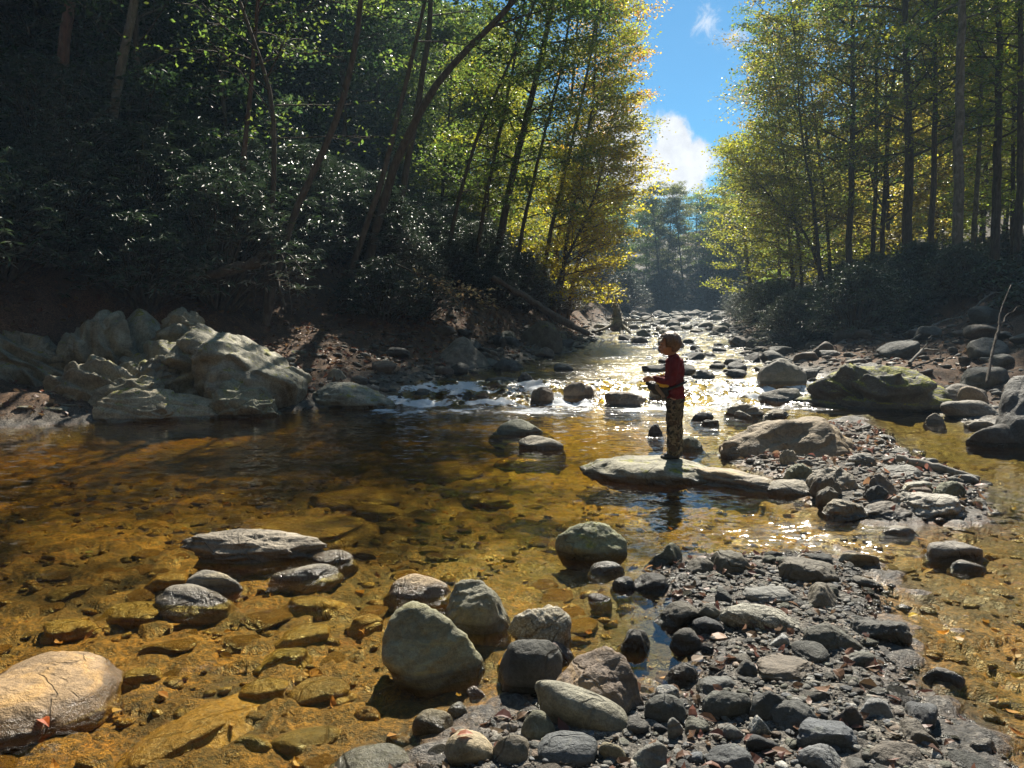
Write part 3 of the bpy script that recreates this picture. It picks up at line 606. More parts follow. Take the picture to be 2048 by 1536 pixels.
# the gravel bar
G = .045
for bx, lb, c, kw in [
    ((1295, 1080, 1380, 1132), 'dark green rounded rock at the far end of the gravel bar by the blue reflection', (.125, .125, .075), dict(z=.0, peak=.5)),
    ((1428, 1100, 1512, 1148), 'dark pointed rock at the back of the gravel bar', (.13, .115, .08), dict(p=20)),
    ((1378, 1115, 1440, 1146), 'small dark dome beside the dark pointed rock', (.13, .115, .085), {}),
    ((1568, 1120, 1690, 1172), 'smooth grey brown rock with a humped back at the far right of the gravel bar', (.165, .145, .11), dict(p=7, roll=.15)),
    ((1620, 1163, 1708, 1218), 'brownish pyramid shaped rock below the humped one', (.20, .175, .13), dict(p=9, peak=-.3)),
    ((1498, 1172, 1608, 1208), 'flat pale grey stone like a plate on the gravel bar', (.25, .245, .22), dict(flat=.35, p=10)),
    ((1450, 1210, 1640, 1262), 'long pale whitish rock across the middle of the gravel bar', (.36, .34, .27), dict(mat='stone_speckle', p=9, dr=.4, roll=.10)),
    ((1620, 1242, 1752, 1304), 'dark grey rounded rock right of the long pale one', (.15, .145, .115), dict(p=7)),
    ((1722, 1224, 1835, 1290), 'dark slanted rock at the right waterline of the gravel bar', (.11, .105, .09), dict(p=10, roll=.3, z=.02)),
    ((1524, 1316, 1668, 1364), 'flat brown rock with a notch in the middle of the gravel bar', (.20, .165, .125), dict(p=12, flat=.2)),
    ((1268, 1146, 1350, 1184), 'flat topped black rock beside the blue reflection', (.075, .07, .06), dict(z=.0, p=14, flat=.2)),
    ((1230, 1152, 1278, 1180), 'small black rock in the water left of the flat topped one', (.08, .07, .055), dict(z=.0)),
    ((1322, 1202, 1412, 1244), 'rounded dark brown rock on the bank of the blue reflection', (.13, .115, .085), dict(z=.02, p=7)),
    ((1405, 1204, 1456, 1236), 'round grey cobble next to the rounded dark brown rock', (.17, .16, .125), {}),
    ((1350, 1254, 1414, 1290), 'dark oval rock at the edge of the blue reflection', (.12, .11, .09), dict(z=.02, p=7)),
    ((1240, 1252, 1315, 1306), 'dark triangular stone standing in the blue reflection', (.105, .10, .085), dict(z=-.01, p=18, peak=.3)),
    ((1418, 1376, 1518, 1434), 'dark green grey dome in the front middle of the gravel bar', (.125, .125, .105), dict(p=7)),
    ((1518, 1374, 1620, 1446), 'dark rock leaning on the domed one in the front of the gravel bar', (.10, .10, .09), dict(p=9, roll=-.35)),
    ((1560, 1400, 1665, 1462), 'dark grainy rock behind the slate slab', (.10, .10, .09), dict(p=9)),
    ((1602, 1432, 1738, 1500), 'blue grey slate slab with a ledge in the front of the gravel bar', SLATE, dict(p=14, flat=.2, strata=.05)),
    ((1738, 1394, 1815, 1442), 'blocky pale grey stone with square corners', (.27, .27, .26), dict(p=26, facets=4, flat=.1)),
    ((1618, 1490, 1718, 1545), 'rounded blue grey stone at the bottom edge below the slate slab', (.20, .205, .205), dict(p=9, flat=.15)),
    ((1812, 1438, 1915, 1500), 'flat brown grey stone at the lower right waterline', (.19, .165, .13), dict(p=11, flat=.3, roll=.2, z=.03)),
    ((1680, 1405, 1752, 1462), 'dark brown stone between the slate slab and the blocky pale one', (.10, .085, .075), {}),
    ((1770, 1486, 1880, 1540), 'brownish flat rock at the bottom right of the gravel bar', (.17, .145, .115), dict(flat=.2)),
    ((1553, 1266, 1600, 1298), 'small whitish cobble in the middle of the gravel bar', (.42, .42, .40), {}),
    ((1300, 1384, 1388, 1444), 'dark rounded rock just right of the big brown rock', (.12, .12, .105), dict(p=8)),
    ((1344, 1432, 1382, 1476), 'grey egg shaped cobble standing up in the front of the bar', (.24, .235, .21), {}),
    ((1382, 1432, 1436, 1468), 'olive cobble beside the standing grey egg', (.20, .195, .15), {}),
    ((1462, 1448, 1508, 1482), 'smooth grey cobble in front of the green grey dome', (.19, .185, .165), {}),
    ((1512, 1428, 1562, 1472), 'blue grey angular cobble with white flecks', (.22, .24, .25), dict(mat='stone_speckle', p=18)),
    ((1505, 1464, 1580, 1506), 'black rounded stone left of the slate slab', (.06, .062, .062), {}),
    ((1476, 1320, 1535, 1356), 'dark slanting stone left of the flat brown notched rock', (.115, .11, .095), dict(roll=-.3)),
    ((1412, 1352, 1495, 1384), 'grey flat stone behind the green grey dome', (.15, .15, .135), dict(flat=.2)),
    ((1345, 1322, 1408, 1366), 'wet dark stone at the foot of the blue reflection', (.11, .10, .085), dict(z=.01)),
    ((1320, 1370, 1370, 1392), 'speckled light grey cobble near the big brown rock', (.25, .25, .24), dict(mat='stone_speckle')),
    ((1275, 1484, 1352, 1545), 'pale grey rounded stone at the bottom edge in the middle', (.25, .24, .205), dict(p=8)),
    ((1385, 1500, 1434, 1530), 'small bluish cobble near the bottom edge', (.21, .225, .235), {}),
    ((1426, 1492, 1530, 1550), 'dark blue grey stone cut by the bottom edge of the bar', (.115, .12, .12), {}),
    ((1705, 1300, 1780, 1342), 'greenish grey rock half in water right of the notched rock', (.16, .155, .125), dict(z=.01)),
    ((1880, 1332, 1960, 1384), 'dark drowned rock in the right shallows', (.14, .12, .09), dict(z=-.03)),
    ((1975, 1475, 2040, 1520), 'small wet grey stone in the lower right corner', (.22, .20, .17), dict(z=.0))]:
    kw = dict(kw); z = kw.pop('z', G); dr = kw.pop('dr', .75); big = (bx[2] - bx[0]) > 95
    px_stone(K if (bx[2] - bx[0]) > 62 else C_, lb, bx, tuple(q * .8 for q in c), z=z, dr=dr, sub=5 if big else 4, facets=kw.pop('facets', 8), p=kw.pop('p', 8) + 7, rough=.06, frac=.03, **kw)  # stone colours darkened in place of the dappled shade over the bar
# the group of big stones in front
px_stone(B, 'big pale olive boulder with a groove down its sunlit face', (748, 1194, 968, 1392), (.30, .285, .175), z=-.04, dr=.95, sub=5, mat='stone_band', p=14, facets=8, rough=.04, seed=318, peak=-.6, bury=.25, frac=.025)
px_stone(B, 'round topped grey boulder behind the big pale olive one', (888, 1160, 1024, 1268), (.23, .215, .15), dr=.8, sub=5, p=13, rough=.06, frac=.03, seed=302, peak=-.45)
px_stone(B, 'rough pale speckled boulder right of the round topped one', (1016, 1208, 1147, 1306), (.28, .24, .165), z=.0, dr=.8, sub=5, mat='stone_speckle', p=14, rough=.09, frac=.04, seed=303)
px_stone(B, 'smooth dark boulder between the big pale olive one and the brown one', (984, 1274, 1128, 1394), (.085, .083, .07), z=.0, dr=.75, sub=5, p=10, rough=.035, seed=304, flat=.08)
px_stone(B, 'big brown boulder with swirling layers in front of the blue reflection', (1094, 1298, 1302, 1448), (.20, .15, .11), z=.02, dr=.8, sub=5, mat='stone_band', p=15, rough=.06, frac=.03, flat=.12, seed=305)
px_stone(K, 'long pale grey rock lying aslant in front of the big brown layered boulder', (1052, 1376, 1262, 1462), (.23, .215, .16), z=.05, dr=.42, sub=5, p=6, facets=5, rough=.035, roll=.38, seed=306, bury=.7, wk=1.04)
px_stone(K, 'mossy green rock half sunk in the water beyond the front boulders', (1108, 1042, 1264, 1120), (.225, .225, .125), dr=.6, sub=5, mat='stone_lightmoss', p=8, rough=.06, roll=.22, seed=307, peak=-.3)
for bx, lb, c, kw in [
    ((1183, 1120, 1254, 1152), 'grey flat stone awash in front of the mossy green rock', GREY, dict(z=-.005)),
    ((1180, 1186, 1228, 1206), 'thin brown stone awash between the speckled boulder and the inlet', BROWN, dict(z=-.01)),
    ((1040, 1420, 1118, 1494), 'olive rounded stone under the left end of the long pale grey rock', (.17, .165, .11), dict(z=.03)),
    ((1072, 1468, 1204, 1545), 'dark stone in the shade below the long pale grey rock', (.10, .105, .105), dict(z=.03)),
    ((1204, 1480, 1262, 1530), 'rough yellowish stone at the bottom edge beside the pale grey rounded one', (.28, .24, .15), dict(z=.04)),
    ((884, 1460, 990, 1545), 'flat tan stone at the bottom edge with a curled leaf on it', (.36, .29, .18), dict(z=.01, flat=.15, dr=.8)),
    ((974, 1468, 1062, 1545), 'brown grey rounded stone leaning on the flat tan one', (.20, .17, .12), dict(z=.02)),
    ((998, 1442, 1036, 1476), 'pinkish round cobble above the brown grey rounded stone', (.30, .25, .20), dict(z=.02)),
    ((815, 1416, 906, 1482), 'wet brown stone at the water edge in front of the big pale olive boulder', (.20, .165, .095), dict(z=-.02)),
    ((886, 1402, 934, 1442), 'small pale grey stone beside the wet brown one', (.30, .28, .21), dict(z=-.01)),
    ((652, 1500, 818, 1560), 'smooth olive grey stone cut by the bottom edge in the middle left', (.25, .245, .175), dict(z=.0, dr=.7)),
    ((940, 1446, 998, 1466), 'thin wet dark stone near the small pale grey one', DARK, dict(z=-.01)),
    ((930, 1372, 972, 1398), 'wet pink cobble in the pocket between the boulders', (.32, .25, .20), dict(z=-.01)),
    ((1052, 1345, 1130, 1382), 'dark squat stone under the smooth dark boulder', DARK, dict(z=.0)),
    ((1090, 1280, 1150, 1318), 'dark red brown stone at the foot of the speckled boulder', (.13, .09, .07), dict(z=.0))]:
    kw = dict(kw); z = kw.pop('z'); px_stone(K if bx[2] - bx[0] > 62 else C_, lb, bx, c, z=z, dr=kw.pop('dr', .75), sub=4, p=8, rough=.05, **kw)
# in the left shallows
px_stone(B, 'dark slab with a sunlit pale edge standing out of the amber pool', (352, 1056, 668, 1124), (.27, .225, .165), z=.0, dr=.36, sub=5, p=12, facets=8, flat=.30, rough=.09, strata=.04, frac=.05, roll=.03, seed=407, bury=.35, hfix=.15, peak=-.3)
for bx, lb, c, z, kw in [
    ((352, 1138, 472, 1192), 'pale streaked rock with a raised nose in the amber shallows, farther of two', (.25, .22, .17), -.01, dict(roll=.25, mat='stone_band')),
    ((300, 1176, 452, 1218), 'pale streaked rock sloping under water in the amber shallows, nearer of two', (.26, .225, .17), -.01, dict(roll=.2)),
    ((528, 1128, 662, 1166), 'low wet rock in the amber shallows right of the two streaked rocks', (.29, .25, .18), -.015, dict(roll=-.1)),
    ((610, 1102, 700, 1130), 'wet brown rock at the right end of the dark slab', (.26, .20, .12), -.01, {}),
    ((768, 1152, 898, 1200), 'orange wet rock in the water left of the round topped boulder', (.36, .26, .15), -.01, dict(flat=.1)),
    ((-150, 1345, 195, 1500), 'large smooth orange boulder on the left edge with one orange leaf', (.33, .215, .105), -.03, dict(sub=5, mat='stone_band', dr=1.1, roll=.10, seed=410, p=10, hfix=.14, flat=.25))]:
    kw = dict(kw); px_stone(B if bx[2] - bx[0] > 200 else K, lb, bx, c, z=z, dr=kw.pop('dr', .6), sub=kw.pop('sub', 4), p=kw.pop('p', 11), rough=.06, **kw)
# drowned stones, seen through the water
for bx, lb, c in [
    ((470, 1040, 716, 1082), 'broad orange slab just under water behind the dark slab', (.42, .26, .09)), ((270, 1290, 450, 1545), 'tall orange slab under water in the left foreground', (.46, .27, .07)),
    ((512, 1440, 670, 1515), 'olive brown drowned stone at the lower left', (.27, .21, .09)), ((438, 1448, 534, 1515), 'olive brown drowned stone left of its larger twin', (.26, .20, .085)),
    ((540, 1255, 650, 1290), 'drowned ochre slab left of the big pale olive boulder', (.38, .26, .07)), ((690, 1235, 760, 1262), 'small drowned orange slab near the big pale olive boulder', (.42, .25, .07)),
    ((180, 1215, 300, 1245), 'drowned yellow stone near the left streaked rock', (.42, .30, .08)), ((60, 1245, 160, 1275), 'drowned yellow stone at the far left', (.42, .29, .08)),
    ((220, 1330, 300, 1372), 'drowned ochre stone behind the tall orange slab', (.40, .28, .08)), ((560, 1360, 690, 1410), 'drowned brown stone in front of the big pale olive boulder', (.28, .19, .07)),
    ((460, 1360, 560, 1400), 'drowned golden stone right of the tall orange slab', (.42, .29, .08)), ((500, 1300, 600, 1335), 'drowned olive stone in the middle of the left shallows', (.30, .24, .08)),
    ((280, 1140, 360, 1170), 'drowned orange stone left of the farther streaked rock', (.40, .24, .07)), ((400, 1085, 470, 1125), 'drowned brown stone below the dark slab', (.26, .17, .06)),
    ((560, 1195, 680, 1225), 'drowned golden slab right of the nearer streaked rock', (.42, .28, .08)), ((690, 1410, 760, 1450), 'drowned rusty stone in the front shallows', RUST),
    ((820, 920, 960, 945), 'dark drowned ledge in the middle of the pool', (.16, .12, .05)), ((620, 975, 790, 1005), 'dark drowned log shaped rock in the pool', (.14, .10, .04)),
    ((700, 1010, 800, 1030), 'dark drowned rock before the log shaped one', (.15, .11, .045)), ((930, 985, 1020, 1005), 'drowned brown rock in the pool right of the middle', (.20, .14, .05)),
    ((1000, 905, 1120, 925), 'drowned rusty slab near the two low rocks of the pool', (.30, .18, .06)), ((1010, 880, 1060, 896), 'rusty wet slab left of the nearer low rock', (.36, .19, .07))]:
    px_stone(K, lb, bx, c, z=-.055 if bx[1] > 1030 else -.13, dr=.75 if bx[3] - bx[1] < 150 else 1.9, sub=4, p=10, facets=7, flat=.3, rough=.06, hfix=.05, bury=.9)
# ---------------------------------------------------------------- trees, shrubs
def leaf_mat(name, trans=.55, gloss=.25, rough=.38, spread=.5):
    """thin leaves: base colour from the object, each leaf a little different"""
    m, nt, out = new_mat(name)
    oi = N(nt, 'ShaderNodeObjectInfo'); a = N(nt, 'ShaderNodeAttribute', attribute_name='leaf').outputs['Fac']
    hsv = N(nt, 'ShaderNodeHueSaturation'); L(nt, oi.outputs['Color'], hsv.inputs['Color'])
    L(nt, MATH(nt, 'ADD', .5 - .05 * spread, MATH(nt, 'MULTIPLY', a, .10 * spread)), hsv.inputs['Hue'])
    L(nt, MATH(nt, 'ADD', .62, MATH(nt, 'MULTIPLY', MATH(nt, 'FRACT', MATH(nt, 'MULTIPLY', a, 7.31)), .8)), hsv.inputs['Value'])
    hsv.inputs['Saturation'].default_value = 1.0
    col = hsv.outputs[0]
    df = N(nt, 'ShaderNodeBsdfDiffuse'); L(nt, col, df.inputs[0])
    tr = N(nt, 'ShaderNodeBsdfTranslucent'); L(nt, SCALE(nt, col, 2.3), tr.inputs[0])
    m1 = N(nt, 'ShaderNodeMixShader'); m1.inputs[0].default_value = trans; L(nt, df.outputs[0], m1.inputs[1]); L(nt, tr.outputs[0], m1.inputs[2])
    gl = N(nt, 'ShaderNodeBsdfGlossy'); gl.inputs['Roughness'].default_value = rough; gl.inputs[0].default_value = (1, 1, 1, 1)
    fr = N(nt, 'ShaderNodeFresnel'); fr.inputs[0].default_value = 1.4
    m2 = N(nt, 'ShaderNodeMixShader'); L(nt, MATH(nt, 'MULTIPLY', fr.outputs[0], gloss), m2.inputs[0]); L(nt, m1.outputs[0], m2.inputs[1]); L(nt, gl.outputs[0], m2.inputs[2])
    L(nt, m2.outputs[0], out.inputs[0]); return m
M['leaf'] = leaf_mat('tree leaves')
M['glossleaf'] = leaf_mat('glossy evergreen leaves', trans=.2, gloss=.65, rough=.46, spread=.3)
M['deadleaf'] = leaf_mat('fallen leaves', trans=.25, gloss=.35, rough=.45, spread=.6)
def bark_mat(name, c1, c2, patch=0.0):
    m, nt, out = new_mat(name); tc = N(nt, 'ShaderNodeTexCoord'); geo = N(nt, 'ShaderNodeNewGeometry')
    mp = N(nt, 'ShaderNodeMapping'); L(nt, geo.outputs['Position'], mp.inputs[0]); mp.inputs['Scale'].default_value = (1, 1, .25)
    n, nb = NOISE(nt, mp.outputs[0], 16, 7, .65), NOISE(nt, geo.outputs['Position'], 5, 6, .65)
    c = MIX(nt, SMOOTH(nt, n, .35, .65), c1, c2)
    if patch: c = MIX(nt, SMOOTH(nt, nb, .52, .62, 0, patch), c, (.34, .33, .29))
    c = MIX(nt, SMOOTH(nt, nb, .46, .36, 0, .4), c, (.06, .065, .035))
    principled(nt, out, Base_Color=c, Roughness=.85, Specular_IOR_Level=.25, Normal=BUMP(nt, n, .03)); return m
M['bark'] = bark_mat('brown bark', (.085, .065, .05), (.17, .14, .11))
M['bark_pale'] = bark_mat('pale patched bark', (.15, .135, .11), (.26, .24, .20), .7)
M['bark_red'] = bark_mat('reddish bark', (.09, .055, .042), (.20, .12, .09), .25)

class Tubes:
    def __init__(s): s.V, s.Fq, s.n = [], [], 0
    def add(s, pts, rad, k=6, cap=True):
        P = np.asarray(pts, float); r = np.asarray(rad, float); m = len(P)
        T = np.gradient(P, axis=0); T /= np.linalg.norm(T, axis=1)[:, None] + 1e-9
        ref = np.array([0, 0, 1.0]) if abs(T[0, 2]) < .8 else np.array([1.0, 0, 0])
        U = np.cross(T, ref); U /= np.linalg.norm(U, axis=1)[:, None] + 1e-9; W = np.cross(T, U)
        a = np.arange(k) / k * 2 * np.pi
        ring = P[:, None] + r[:, None, None] * (np.cos(a)[None, :, None] * U[:, None] + np.sin(a)[None, :, None] * W[:, None])
        i = np.arange(m - 1)[:, None]; j = np.arange(k)[None]
        f = np.stack([i * k + j, i * k + (j + 1) % k, (i + 1) * k + (j + 1) % k, (i + 1) * k + j], -1).reshape(-1, 4) + s.n
        s.V.append(ring.reshape(-1, 3)); s.Fq.append(f); s.n += m * k
        if cap:
            base = s.n - k; mid = np.array([P[-1] + T[-1] * r[-1] * .3]); s.V.append(mid)
            s.Fq.append(np.stack([base + np.arange(k), base + (np.arange(k) + 1) % k, np.full(k, s.n), np.full(k, s.n)], 1)[:, :3].astype(int)); s.n += 1
    def mesh(s, name, smooth=True):
        q = [f for f in s.Fq if f.shape[1] == 4]; t = [f for f in s.Fq if f.shape[1] == 3]
        fs = [np.vstack(q)] + ([np.vstack(t)] if t else [])
        return mesh_np(name, np.vstack(s.V), fs, smooth)
def leaf_mesh(name, C, Nn, D, size, aspect, rng):
    """kite shaped leaves: centre, normal, direction of the midrib, length"""
    n = len(C); Nn = Nn / (np.linalg.norm(Nn, axis=1)[:, None] + 1e-9)
    D = D - Nn * (D * Nn).sum(1)[:, None]; D /= np.linalg.norm(D, axis=1)[:, None] + 1e-9; S = np.cross(Nn, D)
    s = size[:, None] if np.ndim(size) else size
    b = C - D * s * .5; t = C + D * s * .5; mid = C - D * s * .05
    l = mid + S * s * aspect * .5 + Nn * s * .07; r = mid - S * s * aspect * .5 + Nn * s * .07
    V = np.stack([b, r, t, l], 1).reshape(-1, 3); f = np.arange(4 * n).reshape(n, 4)
    tone = np.repeat(rng.random(n), 4)
    return mesh_np(name, V, f, False, {'leaf': tone})
def curve_pts(p0, d, L_, n, rng, bend, wob):
    """a branch: starts along d, drifts to the direction bend"""
    d = np.array(d, float); d /= np.linalg.norm(d); pts = [np.array(p0, float)]
    for i in range(n):
        d = d + np.array(bend) / n + rng.normal(0, wob, 3); d /= np.linalg.norm(d); pts.append(pts[-1] + d * L_ / n)
    return np.array(pts)
def grow(path, r0, rng, start=.3, nb=40, blen=3.5, sub=6, per=16, lsize=.12, bias=(0, 0, 0), k=8, spread=.42, up=.35, rtip=.18, aspect=.55, flat=.75):
    """trunk with limbs and the leaf sprays at the ends of their twigs, in the tree's own coordinates"""
    path = np.asarray(path, float); seg = np.linalg.norm(np.diff(path, axis=0), axis=1); cum = np.concatenate([[0], np.cumsum(seg)]); H = cum[-1]
    m = max(14, int(H * 1.6)); tt = np.linspace(0, H, m); P = np.stack([np.interp(tt, cum, path[:, i]) for i in range(3)], 1)
    sm = P.copy()
    for _ in range(3): sm[1:-1] = (sm[:-2] + 2 * sm[1:-1] + sm[2:]) / 4
    P = sm; P[1:-1] += rng.normal(0, r0 * .12, (m - 2, 3)) * [1, 1, 0]
    u = tt / H; rad = r0 * (1 - (1 - rtip) * u) * (1 + .55 * np.exp(-u * H / .35))
    tb = Tubes(); tb.add(P, rad, k)
    C, Nn, Dd = [], [], []
    for i in range(nb):
        t = start + (1 - start) * ((i + rng.random()) / nb) ** .9; t = min(t, .99)
        p = np.array([np.interp(t, u, P[:, j]) for j in range(3)]); r = np.interp(t, u, rad) * rng.uniform(.28, .5)
        rel = (t - start) / (1 - start); ln = blen * (.55 + .6 * math.sin(math.pi * min(1, rel * .85 + .12))) * rng.uniform(.65, 1.2) * (1 - .35 * rel)
        a = i * 2.399 + rng.normal(0, .4); d = np.array([math.cos(a), math.sin(a), up + .5 * rel + rng.normal(0, .15)]) + np.array(bias) * rng.uniform(.4, 1.2)
        bp = curve_pts(p, d, ln, 6, rng, np.array([0, 0, -.15]) + np.array(bias) * .4, .09)
        tb.add(bp, np.linspace(r, .008, 7), 5, False)
        for q in range(sub):
            w = rng.uniform(.25, 1.0) if q else 1.0
            j = w * 6; b0 = bp[min(int(j), 5)] + (bp[min(int(j) + 1, 6)] - bp[min(int(j), 5)]) * (j - int(j) if j < 6 else 1)
            td = bp[-1] - bp[0]; td = td / np.linalg.norm(td) + rng.normal(0, .55, 3) * [1, 1, .5]
            tl = ln * rng.uniform(.16, .36) if q else .2
            tp = curve_pts(b0, td, tl, 3, rng, (0, 0, -.25), .1)
            if q and tl > .25: tb.add(tp, np.linspace(.012, .005, 4), 3, False)
            g = max(4, int(per * rng.uniform(.5, 1.5)))
            c = tp[rng.integers(1, 4, g)] + rng.normal(0, 1, (g, 3)) * [spread, spread, spread * .26]
            C.append(c); Nn.append(rng.normal(0, 1 - flat + .25, (g, 3)) + [0, 0, flat]); Dd.append(rng.normal(0, 1, (g, 3)) * [1, 1, .3] + [0, 0, -.25])
    C, Nn, Dd = np.vstack(C), np.vstack(Nn), np.vstack(Dd)
    return tb, leaf_mesh('crown', C, Nn, Dd, lsize * rng.uniform(.45, 1.4, len(C)), aspect, rng)
def tree(name, loc, tb, crown, bark, leafcol, label, group=None, mat='leaf', category='tree'):
    e = empty(name, loc, label, category, group)
    link_mesh('trunk', tb.mesh('trunk') if isinstance(tb, Tubes) else tb, M[bark], e)
    c = link_mesh('crown', crown, M[mat], e); c.color = (*leafcol, 1)
    return e
def copy_thing(o, loc, rot=0.0, sc=1.0, label=None, group=None, col=None):
    c = o.copy(); COL.objects.link(c); c.location = loc; c.rotation_euler = (0, 0, rot); c.scale = (sc, sc, sc)
    if label: c['label'] = label
    if group: c['group'] = group
    for ch in o.children:
        d = ch.copy(); COL.objects.link(d); d.parent = c
        if col is not None and ch.name.split('.')[0] in ('crown', 'foliage'): d.color = (*col, 1)
        for g in ch.children:
            q = g.copy(); COL.objects.link(q); q.parent = d
    if col is not None and not o.children: c.color = (*col, 1)
    return c

DKGREEN, GREEN, YGREEN, YELLOW, GOLD, RUSTL = (.055, .095, .025), (.11, .16, .026), (.25, .26, .022), (.42, .36, .022), (.48, .29, .018), (.26, .13, .03)

# --- trees the photo shows one by one: trunk drawn through pixels at the distance Y
def photo_tree(name, pts, Y, dia, total, label, bark='bark', col=DKGREEN, seed=1, bury=.5, group=None, dY=0.0, **kw):
    rng = np.random.default_rng(seed); W = np.array([atY(x, y, Y + dY * i) for i, (x, y) in enumerate(pts)])
    r0 = dia / F * Y / 2
    g = gz(W[0, 0], W[0, 1]); base = W[0].copy()
    low = base.copy(); low[2] = min(base[2], g) - .3; low[:2] -= (W[1] - W[0])[:2] / max(.1, (W[1] - W[0])[2]) * (base[2] - low[2]) * .5
    path = [low] + list(W); d = W[-1] - W[-2]; d /= np.linalg.norm(d); d = d * .6 + np.array([0, 0, .4]); d /= np.linalg.norm(d)
    rest = total - (W[-1][2] - base[2])
    if rest > 0: path += [W[-1] + d * rest * .5 + rng.normal(0, .15, 3), W[-1] + d * rest]
    path = np.array(path) - low
    tb, cr = grow(path, r0, rng, **kw)
    return tree(name, tuple(low), tb, cr, bark, col, label, group)
LT = dict(sub=8, per=30, lsize=.13, spread=.30)
photo_tree('broadleaf_tree', [(108, 410), (113, 270), (122, 130), (142, 0), (150, -80)], 17.5, 26, 17, 'straight reddish trunk rising at the far left, darker of the two tall trunks', 'bark_red', DKGREEN, 1, start=.42, nb=34, blen=3.2, **LT)
photo_tree('broadleaf_tree', [(203, 420), (222, 260), (240, 130), (268, 20), (285, -80)], 18.0, 21, 16, 'pale curved trunk at the upper left with a sunlit edge', 'bark_pale', DKGREEN, 2, start=.45, nb=32, blen=3.2, **LT)
photo_tree('broadleaf_tree', [(448, 520), (476, 420), (490, 300), (500, 180), (508, 90)], 18.5, 13, 11, 'thin brown trunk standing left of the hanging roots', 'bark_red', GREEN, 3, start=.40, nb=26, blen=2.4, sub=5, per=12, lsize=.11)
photo_tree('broadleaf_tree', [(535, 505), (543, 400), (552, 300), (556, 215), (533, 130), (492, 50)], 17.5, 14, 9, 'slim trunk bending left high above the hanging roots', 'bark', GREEN, 4, start=.38, nb=26, blen=2.3, sub=5, per=12, lsize=.11)
photo_tree('broadleaf_tree', [(562, 490), (604, 390), (655, 290), (694, 190), (718, 80), (728, -40)], 17.5, 17, 14, 'leaning trunk that rises to the right from the hanging roots', 'bark', DKGREEN, 5, start=.5, nb=28, blen=2.8, bias=(.3, 0, 0), **LT)
photo_tree('broadleaf_tree', [(690, 560), (728, 470), (765, 360), (800, 220), (830, 90)], 20, 14, 12, 'dim slim trunk in the shade left of the long arched trunk', 'bark', DKGREEN, 6, start=.5, nb=13, blen=2.6, bias=(.3, 0, 0), **LT)
photo_tree('broadleaf_tree', [(745, 470), (800, 300), (850, 200), (905, 125), (965, 65), (1020, 25)], 22, 21, 13, 'long arched trunk leaning far to the right over the upper left of the river', 'bark', GREEN, 7, start=.5, nb=22, blen=2.8, bias=(.45, 0, -.05), **LT)
photo_tree('broadleaf_tree', [(800, 400), (828, 260), (845, 160), (860, 40), (868, -60)], 24, 16, 15, 'upright forked trunk beside the long arched trunk', 'bark', GREEN, 8, start=.45, nb=24, blen=2.8, **LT)
photo_tree('broadleaf_tree', [(1000, 470), (1030, 330), (1062, 200), (1092, 80), (1110, -20)], 30, 17, 17, 'dark trunk leaning right in the middle of the left bank forest', 'bark', YGREEN, 9, start=.25, nb=46, blen=3.0, bias=(.25, -.1, 0), **LT)
for i, (pts, Yd, dia, lab, c) in enumerate([
    ([(1040, 480), (1068, 350), (1100, 230), (1128, 120)], 31, 9, 'slender trunk just right of the dark leaning one on the left bank', GREEN),
    ([(1095, 490), (1120, 380), (1150, 260), (1176, 140)], 34, 10, 'slender leaning trunk among yellow green leaves, left of a twin', YGREEN),
    ([(1130, 500), (1150, 400), (1172, 290), (1190, 170)], 35, 9, 'slender leaning trunk among yellow green leaves, right of its twin', YGREEN),
    ([(905, 440), (945, 300), (990, 180), (1040, 90)], 27, 9, 'thin dark stem slanting behind the long arched trunk', GREEN),
    ([(960, 450), (985, 330), (1010, 220), (1030, 110)], 28, 9, 'thin dark stem standing between the arched trunk and the dark leaning one', GREEN)]):
    photo_tree('slender_tree', pts, Yd, dia, 13, lab, 'bark', c, 20 + i, start=.22, nb=38, blen=2.6, bias=(.35, -.1, 0), **LT)
# yellow crowns hanging over the left water's edge
for i, (pts, Yd, tot, lab, c, kw) in enumerate([
    ([(1110, 580), (1118, 460), (1130, 330), (1142, 200), (1155, 60)], 40, 19, 'tall yellow green tree whose crown edges the strip of sky on the left', YGREEN, dict(blen=4.2, nb=60, start=.16)),
    ([(1140, 590), (1160, 500), (1182, 420), (1200, 370)], 37, 9.5, 'golden yellow tree leaning over the water below the cloud', YELLOW, dict(blen=3.0, nb=54, start=.12)),
    ([(1110, 585), (1130, 520), (1155, 470), (1172, 440)], 34, 6.2, 'low bright yellow tree dipping its boughs towards the water', YELLOW, dict(blen=2.7, nb=50, start=.12)),
    ([(1100, 560), (1130, 420), (1165, 300), (1200, 190)], 43, 16, 'orange tinged tree under the top of the left canopy', GOLD, dict(blen=3.0, nb=44, start=.45))]):
    photo_tree('yellow_tree', pts, Yd, 9, tot, lab, 'bark', c, 40 + i, bias=(.32, -.15, -.02), sub=9, per=26, lsize=.14, spread=.31, **kw)
